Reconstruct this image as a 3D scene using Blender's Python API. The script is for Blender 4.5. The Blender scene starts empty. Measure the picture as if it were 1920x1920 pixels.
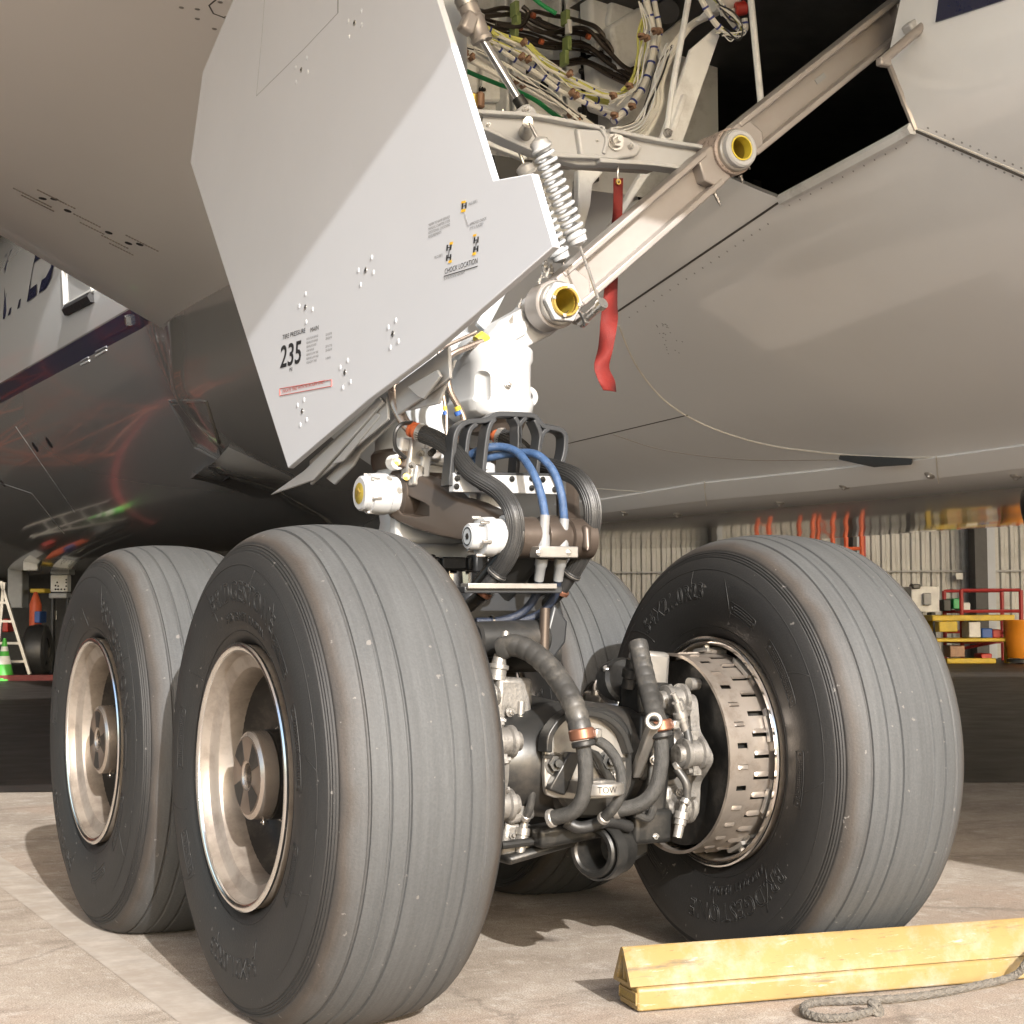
import bpy, bmesh, math, random
from mathutils import Vector, Matrix, noise
from mathutils.bvhtree import BVHTree
random.seed(7)
R = math.radians
S = bpy.context.scene
COL = S.collection

# ------------------------------------------------------------------ camera
CAM = Vector((-1.7846, -4.3225, 1.0891))
YAW, PITCH, ROLL, FPX = 0.5039, 0.0611, -0.0052, 3116.66     # focal length in pixels of a 1920 px frame
FW = Vector((math.sin(YAW)*math.cos(PITCH), math.cos(YAW)*math.cos(PITCH), math.sin(PITCH)))
_r = Vector((math.cos(YAW), -math.sin(YAW), 0)); _u = _r.cross(FW)
RT = _r*math.cos(ROLL) + _u*math.sin(ROLL); UP = -_r*math.sin(ROLL) + _u*math.cos(ROLL)
cam = bpy.data.cameras.new('camera'); camo = bpy.data.objects.new('camera', cam); COL.objects.link(camo)
camo.matrix_world = Matrix(((RT.x, UP.x, -FW.x, CAM.x), (RT.y, UP.y, -FW.y, CAM.y), (RT.z, UP.z, -FW.z, CAM.z), (0, 0, 0, 1)))
cam.sensor_fit = 'HORIZONTAL'; cam.sensor_width = 36; cam.lens = 36*FPX/1920
cam.clip_start = 0.05; cam.clip_end = 3000
S.camera = camo

# ------------------------------------------------------------------ sky and sun
SX, SY = 0.37, 2.15                     # metres a shadow travels (x, y) for each metre of height
TO_SUN = Vector((-SX, -SY, 1)).normalized()
w = bpy.data.worlds.new('World'); S.world = w; w.use_nodes = True
nt = w.node_tree; bgn = nt.nodes['Background']
sky = nt.nodes.new('ShaderNodeTexSky'); sky.sky_type = 'NISHITA'; sky.sun_disc = False
sky.sun_elevation = math.asin(TO_SUN.z)
sky.sun_rotation = math.atan2(TO_SUN.x, TO_SUN.y)
sky.air_density = 1.0; sky.dust_density = 2.5; sky.ozone_density = 1.0
nt.links.new(sky.outputs[0], bgn.inputs[0]); bgn.inputs[1].default_value = 0.145
sun = bpy.data.lights.new('sun', 'SUN'); suno = bpy.data.objects.new('sun', sun); COL.objects.link(suno)
sun.energy = 2.3; sun.angle = R(0.5); sun.color = (1.0, 0.98, 0.955)
suno.rotation_euler = (-TO_SUN).to_track_quat('-Z', 'Y').to_euler()
suno.location = (-4, -10, 14)
S.view_settings.view_transform = 'Standard'; S.view_settings.look = 'None'
S.view_settings.gamma = 1; S.view_settings.exposure = 1.62; S.view_settings.use_curve_mapping = False
S.cycles.max_bounces = 8; S.cycles.diffuse_bounces = 4; S.cycles.glossy_bounces = 4; S.cycles.transmission_bounces = 4
S.cycles.caustics_reflective = False; S.cycles.caustics_refractive = False

# ------------------------------------------------------------------ picking real points: a sight line met by a plane of the place
def ray(px, py): return FW + RT*((px-960)/FPX) - UP*((py-960)/FPX)
def P(px, py, y=None, x=None, z=None, d=None):
    v = ray(px, py)
    if y is not None: t = (y-CAM.y)/v.y
    elif x is not None: t = (x-CAM.x)/v.x
    elif z is not None: t = (z-CAM.z)/v.z
    else: t = d
    return CAM + v*t
def Q(pts, y=None): return [P(a[0], a[1], y=(a[2] if len(a) > 2 else y)) for a in pts]

# ------------------------------------------------------------------ materials
MATS = {}
def mat(name, col, rough=0.5, metal=0.0, var=0.12, scale=6.0, bump=0.0, bscale=60.0, coat=0.0, spec=0.5, dirt=None, dirt_amt=0.5, dscale=3.0, rvar=0.15, dlo=.5, dhi=.72):
    m = bpy.data.materials.new(name); m.use_nodes = True; nt = m.node_tree; N = nt.nodes; L = nt.links
    b = N['Principled BSDF']
    tc = N.new('ShaderNodeTexCoord')
    def noi(sc, det=6, rgh=.6):
        n = N.new('ShaderNodeTexNoise'); n.inputs['Scale'].default_value = sc; n.inputs['Detail'].default_value = det; n.inputs['Roughness'].default_value = rgh
        L.new(tc.outputs['Object'], n.inputs['Vector']); return n
    n1 = noi(scale)
    cr = N.new('ShaderNodeValToRGB'); L.new(n1.outputs['Fac'], cr.inputs[0])
    c = Vector(col)
    cr.color_ramp.elements[0].position = .3; cr.color_ramp.elements[1].position = .7
    cr.color_ramp.elements[0].color = (*(c*(1-var)), 1); cr.color_ramp.elements[1].color = (*[min(1, v*(1+var)) for v in c], 1)
    out = cr.outputs[0]
    if dirt:
        n2 = noi(dscale, 9, .7); rr = N.new('ShaderNodeValToRGB'); L.new(n2.outputs['Fac'], rr.inputs[0])
        rr.color_ramp.elements[0].position = dlo; rr.color_ramp.elements[1].position = dhi
        rr.color_ramp.elements[0].color = (0, 0, 0, 1); rr.color_ramp.elements[1].color = (dirt_amt,)*3 + (1,)
        mx = N.new('ShaderNodeMixRGB'); L.new(rr.outputs[0], mx.inputs[0]); L.new(out, mx.inputs[1]); mx.inputs[2].default_value = (*dirt, 1)
        out = mx.outputs[0]
    L.new(out, b.inputs['Base Color'])
    n3 = noi(scale*2.3, 5); mr = N.new('ShaderNodeMapRange'); L.new(n3.outputs['Fac'], mr.inputs[0])
    mr.inputs[1].default_value = .25; mr.inputs[2].default_value = .75
    mr.inputs[3].default_value = max(.02, rough-rvar*rough); mr.inputs[4].default_value = min(1, rough+rvar*rough)
    L.new(mr.outputs[0], b.inputs['Roughness'])
    b.inputs['Metallic'].default_value = metal; b.inputs['Specular IOR Level'].default_value = spec
    b.inputs['Coat Weight'].default_value = coat; b.inputs['Coat Roughness'].default_value = .06
    if bump:
        n4 = noi(bscale, 6, .65); bp = N.new('ShaderNodeBump'); bp.inputs['Strength'].default_value = bump; bp.inputs['Distance'].default_value = .01
        L.new(n4.outputs['Fac'], bp.inputs['Height']); L.new(bp.outputs[0], b.inputs['Normal'])
    MATS[name] = m; return m
def nodes(m): return m.node_tree.nodes, m.node_tree.links, m.node_tree.nodes['Principled BSDF']

mat('white', (.44, .45, .46), .35, 0, .04, 5, dirt=(.30, .25, .20), dirt_amt=.28, dscale=5)
mat('door_white', (.59, .612, .655), .34, 0, .015, 2, bump=.0)
mat('bay_white', (.82, .84, .85), .5, 0, .06, 5, dirt=(.25, .22, .18), dirt_amt=.45, dscale=4)
mat('bay_grey', (.72, .74, .75), .5, 0, .08, 5, dirt=(.12, .11, .10), dirt_amt=.5, dscale=4)
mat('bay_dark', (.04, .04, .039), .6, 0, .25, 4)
mat('fairing', (.83, .85, .87), .13, 0, .01, 1.2, rvar=.04, coat=.8, dirt=(.70, .69, .67), dirt_amt=.2, dscale=.9)
mat('wing_grey', (.91, .90, .885), .32, 0, .012, .8, coat=.2, rvar=.03)
mat('strut_grey', (.44, .465, .485), .32, 0, .05, 5, dirt=(.25, .22, .2), dirt_amt=.25, dscale=5)
mat('bronze', (.085, .067, .055), .38, .5, .10, 6, dirt=(.12, .10, .085), dirt_amt=.4, dscale=5)
mat('brace', (.345, .318, .30), .36, .3, .05, 5, dirt=(.30, .24, .21), dirt_amt=.35, dscale=6)
mat('brace_rough', (.42, .35, .31), .5, .3, .2, 20, dirt=(.05, .04, .035), dirt_amt=.9, dscale=55, dlo=.53, dhi=.6)
mat('steel', (.55, .54, .52), .28, .9, .10, 8, dirt=(.20, .16, .13), dirt_amt=.4, dscale=9)
mat('chrome', (.78, .77, .76), .10, 1, .03, 6)
mat('alu', (.42, .405, .38), .38, .75, .10, 10, dirt=(.25, .2, .16), dirt_amt=.5, dscale=14)
mat('cast', (.23, .22, .205), .42, .5, .18, 16, bump=.25, bscale=90, dirt=(.04, .036, .03), dirt_amt=.95, dscale=17)
mat('dark_steel', (.028, .028, .027), .40, .5, .3, 9, bump=.1, dirt=(.16, .14, .12), dirt_amt=.35, dscale=9)
mat('dark_paint', (.030, .032, .035), .38, 0, .15, 8)
mat('axle_dark', (.040, .040, .039), .36, .5, .25, 5, dirt=(.2, .17, .14), dirt_amt=.35, dscale=6)
mat('black_rubber', (.022, .022, .022), .42, 0, .25, 15, bump=.15, bscale=120)
mat('hose_grey', (.045, .044, .042), .40, .1, .3, 16, dirt=(.22, .20, .17), dirt_amt=.45, dscale=12)
mat('braid', (.055, .054, .051), .5, .3, .3, 60, bump=.5, bscale=300)
mat('blue_hose', (.035, .075, .165), .45, 0, .25, 40, bump=.35, bscale=260, dirt=(.16, .20, .27), dirt_amt=.35, dscale=70)
mat('navy_hose', (.018, .025, .045), .45, 0, .25, 40, bump=.35, bscale=260)
mat('boot_grey', (.20, .205, .21), .55, 0, .10, 15, dirt=(.2, .17, .14), dirt_amt=.5, dscale=15)
mat('orange', (.40, .10, .035), .45, 0, .1, 12)
mat('copper', (.30, .14, .09), .35, .7, .1, 12)
mat('gold', (.62, .44, .12), .30, .8, .12, 10)
mat('ochre', (.40, .30, .045), .45, .3, .2, 18)
mat('tube_bronze', (.44, .37, .32), .28, .85, .08, 9)
mat('tube_dark', (.075, .062, .052), .30, .75, .2, 9)
mat('wire_white', (.72, .71, .66), .5, 0, .06, 20)
mat('wire_yellow', (.60, .60, .16), .5, 0, .1, 20)
mat('tie_blue', (.03, .05, .25), .5)
mat('clamp_brown', (.27, .16, .10), .5, .2, .2, 12)
mat('green', (.02, .33, .10), .4, 0, .1, 10)
mat('green_clip', (.20, .26, .09), .5, 0, .15, 15)
mat('red', (.42, .03, .02), .45, 0, .15, 10)
mat('red_fabric', (.155, .009, .006), .75, 0, .18, 14, bump=.3, bscale=400)
mat('yellow_bulb', (.65, .52, .06), .3)
mat('ink', (.012, .012, .014), .6, var=.02)
mat('ink_grey', (.19, .19, .20), .6, var=.02)
mat('ink_red', (.55, .07, .05), .6, var=.02)
mat('ink_yellow', (.82, .48, .02), .6, var=.02)
mat('ink_faint', (.28, .25, .23), .6, var=.02)
mat('navy', (.012, .016, .055), .25, coat=.4)
mat('seal', (.62, .60, .55), .5)
mat('seam', (.07, .065, .06), .7)
mat('rope', (.15, .135, .115), .8, 0, .25, 60, bump=.8, bscale=160)
mat('rim_paint', (.27, .235, .20), .42, .35, .10, 6, dirt=(.09, .065, .05), dirt_amt=.8, dscale=6, dlo=.46, dhi=.70, rvar=.3)
mat('rim_dark', (.022, .020, .018), .45, .4, .3, 7, dirt=(.16, .13, .1), dirt_amt=.4, dscale=9)
mat('rim_lip', (.86, .85, .83), .16, 1, .05, 6, rvar=.4)
mat('hub_brown', (.22, .17, .135), .34, .65, .12, 6, dirt=(.15, .11, .08), dirt_amt=.4, dscale=9)
mat('hub_edge', (.50, .44, .385), .25, .85, .06, 6)
mat('shield', (.46, .405, .355), .32, .75, .12, 7, dirt=(.20, .15, .11), dirt_amt=.6, dscale=10)
mat('yellow', (.27, .185, .068), .5, 0, .07, 5, bump=.12, bscale=40, dirt=(.31, .285, .23), dirt_amt=.85, dscale=6)
mat('ground_yellow', (.60, .42, .03), .5, 0, .12, 4, dirt=(.2, .15, .06), dirt_amt=.4)
mat('wall_metal', (.42, .42, .41), .55, .1, .06, 1.2, dirt=(.18, .165, .14), dirt_amt=.6, dscale=1.4)
mat('column_dark', (.05, .05, .052), .6)
mat('column_light', (.42, .45, .50), .6, 0, .08, 2)
mat('frame_orange', (.62, .11, .035), .5)
mat('track_red', (.13, .012, .010), .6)
mat('lattice_orange', (.26, .05, .02), .55)
mat('frame_red', (.34, .025, .025), .5)
mat('blue', (.03, .10, .35), .5)
mat('cone_green', (.06, .38, .04), .5, 0, .1, 4)
mat('barrel_orange', (.75, .27, .02), .45, 0, .08, 3)
mat('box_white', (.66, .66, .64), .5)
mat('box_grey', (.30, .31, .32), .5)
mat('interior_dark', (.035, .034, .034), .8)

# tyre rubber: bare black sidewall, dusty shoulder, scuffed grey tread (by radius from the wheel's axle)
def tyre_mat():
    m = mat('tyre', (.1, .1, .1), .62); N, L, b = nodes(m)
    tc = N.new('ShaderNodeTexCoord'); sp = N.new('ShaderNodeSeparateXYZ'); L.new(tc.outputs['Object'], sp.inputs[0])
    cm = N.new('ShaderNodeCombineXYZ'); L.new(sp.outputs[1], cm.inputs[1]); L.new(sp.outputs[2], cm.inputs[2])
    ln = N.new('ShaderNodeVectorMath'); ln.operation = 'LENGTH'; L.new(cm.outputs[0], ln.inputs[0])
    nz = N.new('ShaderNodeTexNoise'); nz.inputs['Scale'].default_value = 9; nz.inputs['Detail'].default_value = 8; L.new(tc.outputs['Object'], nz.inputs['Vector'])
    ma = N.new('ShaderNodeMath'); ma.operation = 'MULTIPLY_ADD'; L.new(nz.outputs['Fac'], ma.inputs[0]); ma.inputs[1].default_value = .022; L.new(ln.outputs['Value'], ma.inputs[2])
    mr = N.new('ShaderNodeMapRange'); mr.inputs[1].default_value = .35; mr.inputs[2].default_value = .71; L.new(ma.outputs[0], mr.inputs[0])
    cr = N.new('ShaderNodeValToRGB'); L.new(mr.outputs[0], cr.inputs[0]); e = cr.color_ramp.elements
    e[0].position = 0; e[0].color = (.0125, .0123, .012, 1); e[1].position = 1; e[1].color = (.066, .069, .071, 1)
    for p_, c_ in ((.55, (.0135, .0133, .013)), (.80, (.017, .0165, .016)), (.855, (.046, .038, .032)), (.89, (.062, .061, .060)), (.93, (.064, .0665, .068))):
        k = e.new(p_); k.color = (*c_, 1)
    # fine scratches and grain
    n2 = N.new('ShaderNodeTexNoise'); n2.inputs['Scale'].default_value = 150; n2.inputs['Detail'].default_value = 8; L.new(tc.outputs['Object'], n2.inputs['Vector'])
    m2 = N.new('ShaderNodeMapRange'); m2.inputs[1].default_value = .3; m2.inputs[2].default_value = .7; m2.inputs[3].default_value = .90; m2.inputs[4].default_value = 1.10; L.new(n2.outputs['Fac'], m2.inputs[0])
    n3 = N.new('ShaderNodeTexNoise'); n3.inputs['Scale'].default_value = 3.2; n3.inputs['Detail'].default_value = 6; L.new(tc.outputs['Object'], n3.inputs['Vector'])
    m3 = N.new('ShaderNodeMapRange'); m3.inputs[1].default_value = .3; m3.inputs[2].default_value = .7; m3.inputs[3].default_value = .92; m3.inputs[4].default_value = 1.07; L.new(n3.outputs['Fac'], m3.inputs[0])
    at = N.new('ShaderNodeMath'); at.operation = 'ARCTAN2'; L.new(sp.outputs[1], at.inputs[0]); L.new(sp.outputs[2], at.inputs[1])
    sv = N.new('ShaderNodeCombineXYZ'); sx_ = N.new('ShaderNodeMath'); sx_.operation = 'MULTIPLY'; sx_.inputs[1].default_value = 55; L.new(sp.outputs[0], sx_.inputs[0]); L.new(sx_.outputs[0], sv.inputs[0])
    sa_ = N.new('ShaderNodeMath'); sa_.operation = 'MULTIPLY'; sa_.inputs[1].default_value = 1.6; L.new(at.outputs[0], sa_.inputs[0]); L.new(sa_.outputs[0], sv.inputs[1])
    sr_ = N.new('ShaderNodeMath'); sr_.operation = 'MULTIPLY'; sr_.inputs[1].default_value = 40; L.new(ln.outputs['Value'], sr_.inputs[0]); L.new(sr_.outputs[0], sv.inputs[2])
    n5 = N.new('ShaderNodeTexNoise'); n5.inputs['Scale'].default_value = 1; n5.inputs['Detail'].default_value = 7; n5.inputs['Roughness'].default_value = .7; L.new(sv.outputs[0], n5.inputs['Vector'])
    m5 = N.new('ShaderNodeMapRange'); m5.inputs[1].default_value = .35; m5.inputs[2].default_value = .65; m5.inputs[3].default_value = .84; m5.inputs[4].default_value = 1.12; L.new(n5.outputs['Fac'], m5.inputs[0])
    m6 = N.new('ShaderNodeMath'); m6.operation = 'MULTIPLY'; L.new(m5.outputs[0], m6.inputs[0]); L.new(m3.outputs[0], m6.inputs[1])
    mm = N.new('ShaderNodeMath'); mm.operation = 'MULTIPLY'; L.new(m2.outputs[0], mm.inputs[0]); L.new(m6.outputs[0], mm.inputs[1])
    vm = N.new('ShaderNodeVectorMath'); vm.operation = 'SCALE'; L.new(cr.outputs[0], vm.inputs[0]); L.new(mm.outputs[0], vm.inputs['Scale'])
    L.new(vm.outputs[0], b.inputs['Base Color'])
    n7 = N.new('ShaderNodeTexNoise'); n7.inputs['Scale'].default_value = 38; n7.inputs['Detail'].default_value = 3; L.new(tc.outputs['Object'], n7.inputs['Vector'])
    m7 = N.new('ShaderNodeMapRange'); m7.inputs[1].default_value = .70; m7.inputs[2].default_value = .73; m7.inputs[4].default_value = .7; L.new(n7.outputs['Fac'], m7.inputs[0])
    x7 = N.new('ShaderNodeMixRGB'); L.new(m7.outputs[0], x7.inputs[0]); L.new(vm.outputs[0], x7.inputs[1]); x7.inputs[2].default_value = (.16, .15, .14, 1); L.new(x7.outputs[0], b.inputs['Base Color'])
    bp = N.new('ShaderNodeBump'); bp.inputs['Strength'].default_value = .22; bp.inputs['Distance'].default_value = .004; L.new(n2.outputs['Fac'], bp.inputs['Height']); L.new(bp.outputs[0], b.inputs['Normal'])
    r2 = N.new('ShaderNodeMapRange'); r2.inputs[3].default_value = .46; r2.inputs[4].default_value = .72; L.new(mr.outputs[0], r2.inputs[0]); L.new(r2.outputs[0], b.inputs['Roughness'])
tyre_mat()

def chock_wear():
    N, L, b = nodes(MATS['yellow']); src = b.inputs['Base Color'].links[0].from_socket
    tc = N.new('ShaderNodeTexCoord'); mp = N.new('ShaderNodeMapping'); mp.inputs['Rotation'].default_value = (0, 0, .17); mp.inputs['Scale'].default_value = (2.2, 16, 30); L.new(tc.outputs['Object'], mp.inputs['Vector'])
    for sc, lo, hi, c_, amt in ((1.0, .58, .68, (.10, .085, .06), .75), (2.6, .60, .66, (.40, .37, .30), .8), (6.0, .62, .68, (.05, .04, .03), .7)):
        n = N.new('ShaderNodeTexNoise'); n.inputs['Scale'].default_value = sc; n.inputs['Detail'].default_value = 9; n.inputs['Roughness'].default_value = .72; L.new(mp.outputs[0], n.inputs['Vector'])
        r = N.new('ShaderNodeMapRange'); r.inputs[1].default_value = lo; r.inputs[2].default_value = hi; r.inputs[4].default_value = amt; L.new(n.outputs['Fac'], r.inputs[0])
        x = N.new('ShaderNodeMixRGB'); L.new(r.outputs[0], x.inputs[0]); L.new(src, x.inputs[1]); x.inputs[2].default_value = (*c_, 1); src = x.outputs[0]
    L.new(src, b.inputs['Base Color'])
chock_wear()
def concrete_mat():
    m = mat('concrete', (.36, .32, .28), .82, 0, .1); N, L, b = nodes(m)
    tc = N.new('ShaderNodeTexCoord')
    def noi(sc, det, rgh, stretch=None):
        n = N.new('ShaderNodeTexNoise'); n.inputs['Scale'].default_value = sc; n.inputs['Detail'].default_value = det; n.inputs['Roughness'].default_value = rgh
        if stretch:
            mp = N.new('ShaderNodeMapping'); mp.inputs['Scale'].default_value = stretch; mp.inputs['Rotation'].default_value = (0, 0, .5); L.new(tc.outputs['Object'], mp.inputs['Vector']); L.new(mp.outputs[0], n.inputs['Vector'])
        else: L.new(tc.outputs['Object'], n.inputs['Vector'])
        return n
    base = N.new('ShaderNodeValToRGB'); L.new(noi(1.1, 9, .68).outputs['Fac'], base.inputs[0]); e = base.color_ramp.elements
    e[0].position = .28; e[0].color = (.205, .165, .128, 1); e[1].position = .72; e[1].color = (.48, .425, .362, 1); k = e.new(.5); k.color = (.375, .318, .262, 1)
    def mix(prev, colr, fac_n, lo, hi, amt):
        r = N.new('ShaderNodeMapRange'); r.inputs[1].default_value = lo; r.inputs[2].default_value = hi; r.inputs[3].default_value = 0; r.inputs[4].default_value = amt; L.new(fac_n.outputs['Fac'], r.inputs[0])
        x = N.new('ShaderNodeMixRGB'); L.new(r.outputs[0], x.inputs[0]); L.new(prev, x.inputs[1]); x.inputs[2].default_value = (*colr, 1); return x.outputs[0]
    o = mix(base.outputs[0], (.30, .17, .105), noi(.55, 7, .6), .52, .68, .65)         # rust stains
    o = mix(o, (.13, .10, .075), noi(2.6, 9, .75, (.5, 2.2, 1)), .53, .72, .8)          # oil and scuffs
    o = mix(o, (.56, .51, .455), noi(5.5, 9, .75), .52, .66, .6)                         # worn pale patches
    o = mix(o, (.20, .16, .125), noi(26, 8, .8), .52, .68, .6)
    o = mix(o, (.60, .56, .50), noi(40, 6, .8, (1, .35, 1)), .55, .68, .6)
    vo = N.new('ShaderNodeTexVoronoi'); vo.inputs['Scale'].default_value = 1.7; vo.inputs['Randomness'].default_value = 1
    wn = noi(9, 5, .7); wv = N.new('ShaderNodeVectorMath'); wv.operation = 'MULTIPLY_ADD'; wv.inputs[1].default_value = (.18, .18, 0); L.new(wn.outputs['Color'], wv.inputs[0]); L.new(tc.outputs['Object'], wv.inputs[2]); L.new(wv.outputs[0], vo.inputs['Vector'])
    vr = N.new('ShaderNodeMapRange'); vr.inputs[1].default_value = .03; vr.inputs[2].default_value = .12; vr.inputs[3].default_value = .75; vr.inputs[4].default_value = 0; L.new(vo.outputs['Distance'], vr.inputs[0])
    vx = N.new('ShaderNodeMixRGB'); L.new(vr.outputs[0], vx.inputs[0]); L.new(o, vx.inputs[1]); vx.inputs[2].default_value = (.10, .075, .055, 1); o = vx.outputs[0]
    ve = N.new('ShaderNodeTexVoronoi'); ve.feature = 'DISTANCE_TO_EDGE'; ve.inputs['Scale'].default_value = .42; L.new(wv.outputs[0], ve.inputs['Vector'])
    er = N.new('ShaderNodeMapRange'); er.inputs[1].default_value = .0; er.inputs[2].default_value = .006; er.inputs[3].default_value = .4; er.inputs[4].default_value = 0; L.new(ve.outputs['Distance'], er.inputs[0])
    ex = N.new('ShaderNodeMixRGB'); L.new(er.outputs[0], ex.inputs[0]); L.new(o, ex.inputs[1]); ex.inputs[2].default_value = (.10, .085, .07, 1); o = ex.outputs[0]
    fine = noi(210, 4, .7); fr = N.new('ShaderNodeMapRange'); fr.inputs[1].default_value = .38; fr.inputs[2].default_value = .62; fr.inputs[3].default_value = .55; fr.inputs[4].default_value = 1.38; L.new(fine.outputs['Fac'], fr.inputs[0])
    vm = N.new('ShaderNodeVectorMath'); vm.operation = 'SCALE'; L.new(o, vm.inputs[0]); L.new(fr.outputs[0], vm.inputs['Scale'])
    L.new(vm.outputs[0], b.inputs['Base Color'])
    bp = N.new('ShaderNodeBump'); bp.inputs['Strength'].default_value = .35; bp.inputs['Distance'].default_value = .004; L.new(fine.outputs['Fac'], bp.inputs['Height']); L.new(bp.outputs[0], b.inputs['Normal'])
concrete_mat()
mat('floor_shade', (.024, .019, .016), .5, 0, .35, 1.0, dirt=(.034, .030, .026), dirt_amt=.6, dscale=.3)  # floor colour with the shade put into it
mat('old_line', (.44, .395, .345), .8, 0, .25, 9, dirt=(.35, .30, .25), dirt_amt=1, dscale=5, dlo=.36, dhi=.62)

# ------------------------------------------------------------------ mesh building
class MB:
    def __init__(s): s.v = []; s.f = []
    def add(s, vs, fs):
        o = len(s.v); s.v += [Vector(a) for a in vs]; s.f += [tuple(o+i for i in f) for f in fs]; return s
    def box(s, c, size, rot=None):
        c = Vector(c); h = Vector(size)/2; M = rot or Matrix.Identity(3); vs = []
        for sx in (-1, 1):
            for sy in (-1, 1):
                for sz in (-1, 1): vs.append(c + M @ Vector((sx*h.x, sy*h.y, sz*h.z)))
        return s.add(vs, [(0, 1, 3, 2), (4, 6, 7, 5), (0, 4, 5, 1), (2, 3, 7, 6), (0, 2, 6, 4), (1, 5, 7, 3)])
    def frame(s, ax):
        ax = Vector(ax).normalized(); t = Vector((0, 0, 1)) if abs(ax.z) < .9 else Vector((1, 0, 0))
        a = ax.cross(t).normalized(); return a, ax.cross(a).normalized(), ax
    def lathe(s, prof, o, ax, n=32, closed=False, arc=None):
        # prof: list of (axial, radius)
        a, b, ax = s.frame(ax); o = Vector(o); vs = []; fs = []; m = len(prof)
        for i in range(n):
            t = 2*math.pi*i/n; d = a*math.cos(t) + b*math.sin(t)
            vs += [o + ax*h + d*r for h, r in prof]
        for i in range(n):
            j = (i+1) % n
            for k in range(m if closed else m-1):
                l = (k+1) % m; fs.append((i*m+k, i*m+l, j*m+l, j*m+k))
        base = len(vs)
        if not closed:
            if prof[0][1] > 1e-6: fs.append(tuple(i*m for i in range(n))[::1])
            if prof[-1][1] > 1e-6: fs.append(tuple(i*m+m-1 for i in range(n))[::-1])
        return s.add(vs, fs)
    def cyl(s, p0, p1, r0, r1=None, n=20, ch=0.0):
        p0 = Vector(p0); p1 = Vector(p1); L = (p1-p0).length; r1 = r0 if r1 is None else r1
        pr = [(0, r0-ch), (ch, r0), (L-ch, r1), (L, r1-ch)] if ch else [(0, r0), (L, r1)]
        return s.lathe(pr, p0, p1-p0, n)
    def ring(s, p0, p1, ro, ri, n=32, ch=0.0):
        p0 = Vector(p0); p1 = Vector(p1); L = (p1-p0).length
        pr = [(ch, ro), (L-ch, ro), (L, ro-ch), (L, ri+ch), (L-ch, ri), (ch, ri), (0, ri+ch), (0, ro-ch)] if ch else [(0, ro), (L, ro), (L, ri), (0, ri)]
        return s.lathe(pr, p0, p1-p0, n, closed=True)
    def tube(s, pts, r, n=10, cap=True):
        pts = [Vector(p) for p in pts]; m = len(pts); vs = []; fs = []; prev = None
        for i, p in enumerate(pts):
            t = (pts[min(i+1, m-1)] - pts[max(i-1, 0)]).normalized()
            if prev is None: a, b, _ = s.frame(t)
            else:
                a = prev - t*prev.dot(t); a = a.normalized() if a.length > 1e-6 else s.frame(t)[0]; b = t.cross(a)
            prev = a; rr = r(i/(m-1)) if callable(r) else r
            vs += [p + (a*math.cos(2*math.pi*k/n) + b*math.sin(2*math.pi*k/n))*rr for k in range(n)]
        for i in range(m-1):
            for k in range(n):
                l = (k+1) % n; fs.append((i*n+k, i*n+l, (i+1)*n+l, (i+1)*n+k))
        if cap: fs.append(tuple(range(n))[::-1]); fs.append(tuple((m-1)*n+k for k in range(n)))
        return s.add(vs, fs)
    def prism(s, poly, ext):
        poly = [Vector(p) for p in poly]; e = Vector(ext); n = len(poly)
        vs = poly + [p+e for p in poly]
        fs = [tuple(range(n))[::-1], tuple(range(n, 2*n))] + [(i, (i+1) % n, (i+1) % n+n, i+n) for i in range(n)]
        return s.add(vs, fs)
    def loft(s, rings, close=True, caps=True):
        n = len(rings[0]); vs = [p for r_ in rings for p in r_]; fs = []
        for i in range(len(rings)-1):
            for k in range(n if close else n-1):
                l = (k+1) % n; fs.append((i*n+k, i*n+l, (i+1)*n+l, (i+1)*n+k))
        if caps and close: fs.append(tuple(range(n))[::-1]); fs.append(tuple((len(rings)-1)*n+k for k in range(n)))
        return s.add(vs, fs)
    def ball(s, c, r, n=12, sq=(1, 1, 1)):
        c = Vector(c); m = n//2; vs = []; fs = []
        for i in range(m+1):
            ph = math.pi*i/m
            for k in range(n):
                t = 2*math.pi*k/n; vs.append(c + Vector((math.sin(ph)*math.cos(t)*sq[0], math.sin(ph)*math.sin(t)*sq[1], math.cos(ph)*sq[2]))*r)
        for i in range(m):
            for k in range(n): fs.append((i*n+k, (i+1)*n+k, (i+1)*n+(k+1) % n, i*n+(k+1) % n))
        return s.add(vs, fs)
    def mesh(s, name):
        me = bpy.data.meshes.new(name); me.from_pydata([tuple(v) for v in s.v], [], s.f)
        bm = bmesh.new(); bm.from_mesh(me); bmesh.ops.remove_doubles(bm, verts=bm.verts, dist=1e-6); bmesh.ops.recalc_face_normals(bm, faces=bm.faces); bm.to_mesh(me); bm.free()
        return me
    def build(s, name, m, parent=None, bevel=0, seg=2, ang=35, smooth=True, label=None, local=None):
        me = s.mesh(name); me.materials.append(MATS[m])
        return link(name, me, parent, bevel, seg, ang, smooth, label, local)
def link(name, me, parent=None, bevel=0, seg=2, ang=35, smooth=True, label=None, local=None):
    if smooth and len(me.polygons): me.shade_smooth(); me.set_sharp_from_angle(angle=R(ang))
    o = bpy.data.objects.new(name, me); COL.objects.link(o)
    if local is not None: o.matrix_world = local
    if parent is not None: adopt(o, parent)
    if bevel:
        b = o.modifiers.new('bevel', 'BEVEL'); b.width = bevel; b.segments = seg; b.limit_method = 'ANGLE'; b.angle_limit = R(40); b.harden_normals = False
    if label: o['label'] = label
    return o
WM = {}
def adopt(o, parent):
    o.parent = parent; o.matrix_parent_inverse = WM.get(parent.name, Matrix.Identity(4)).inverted()
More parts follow.
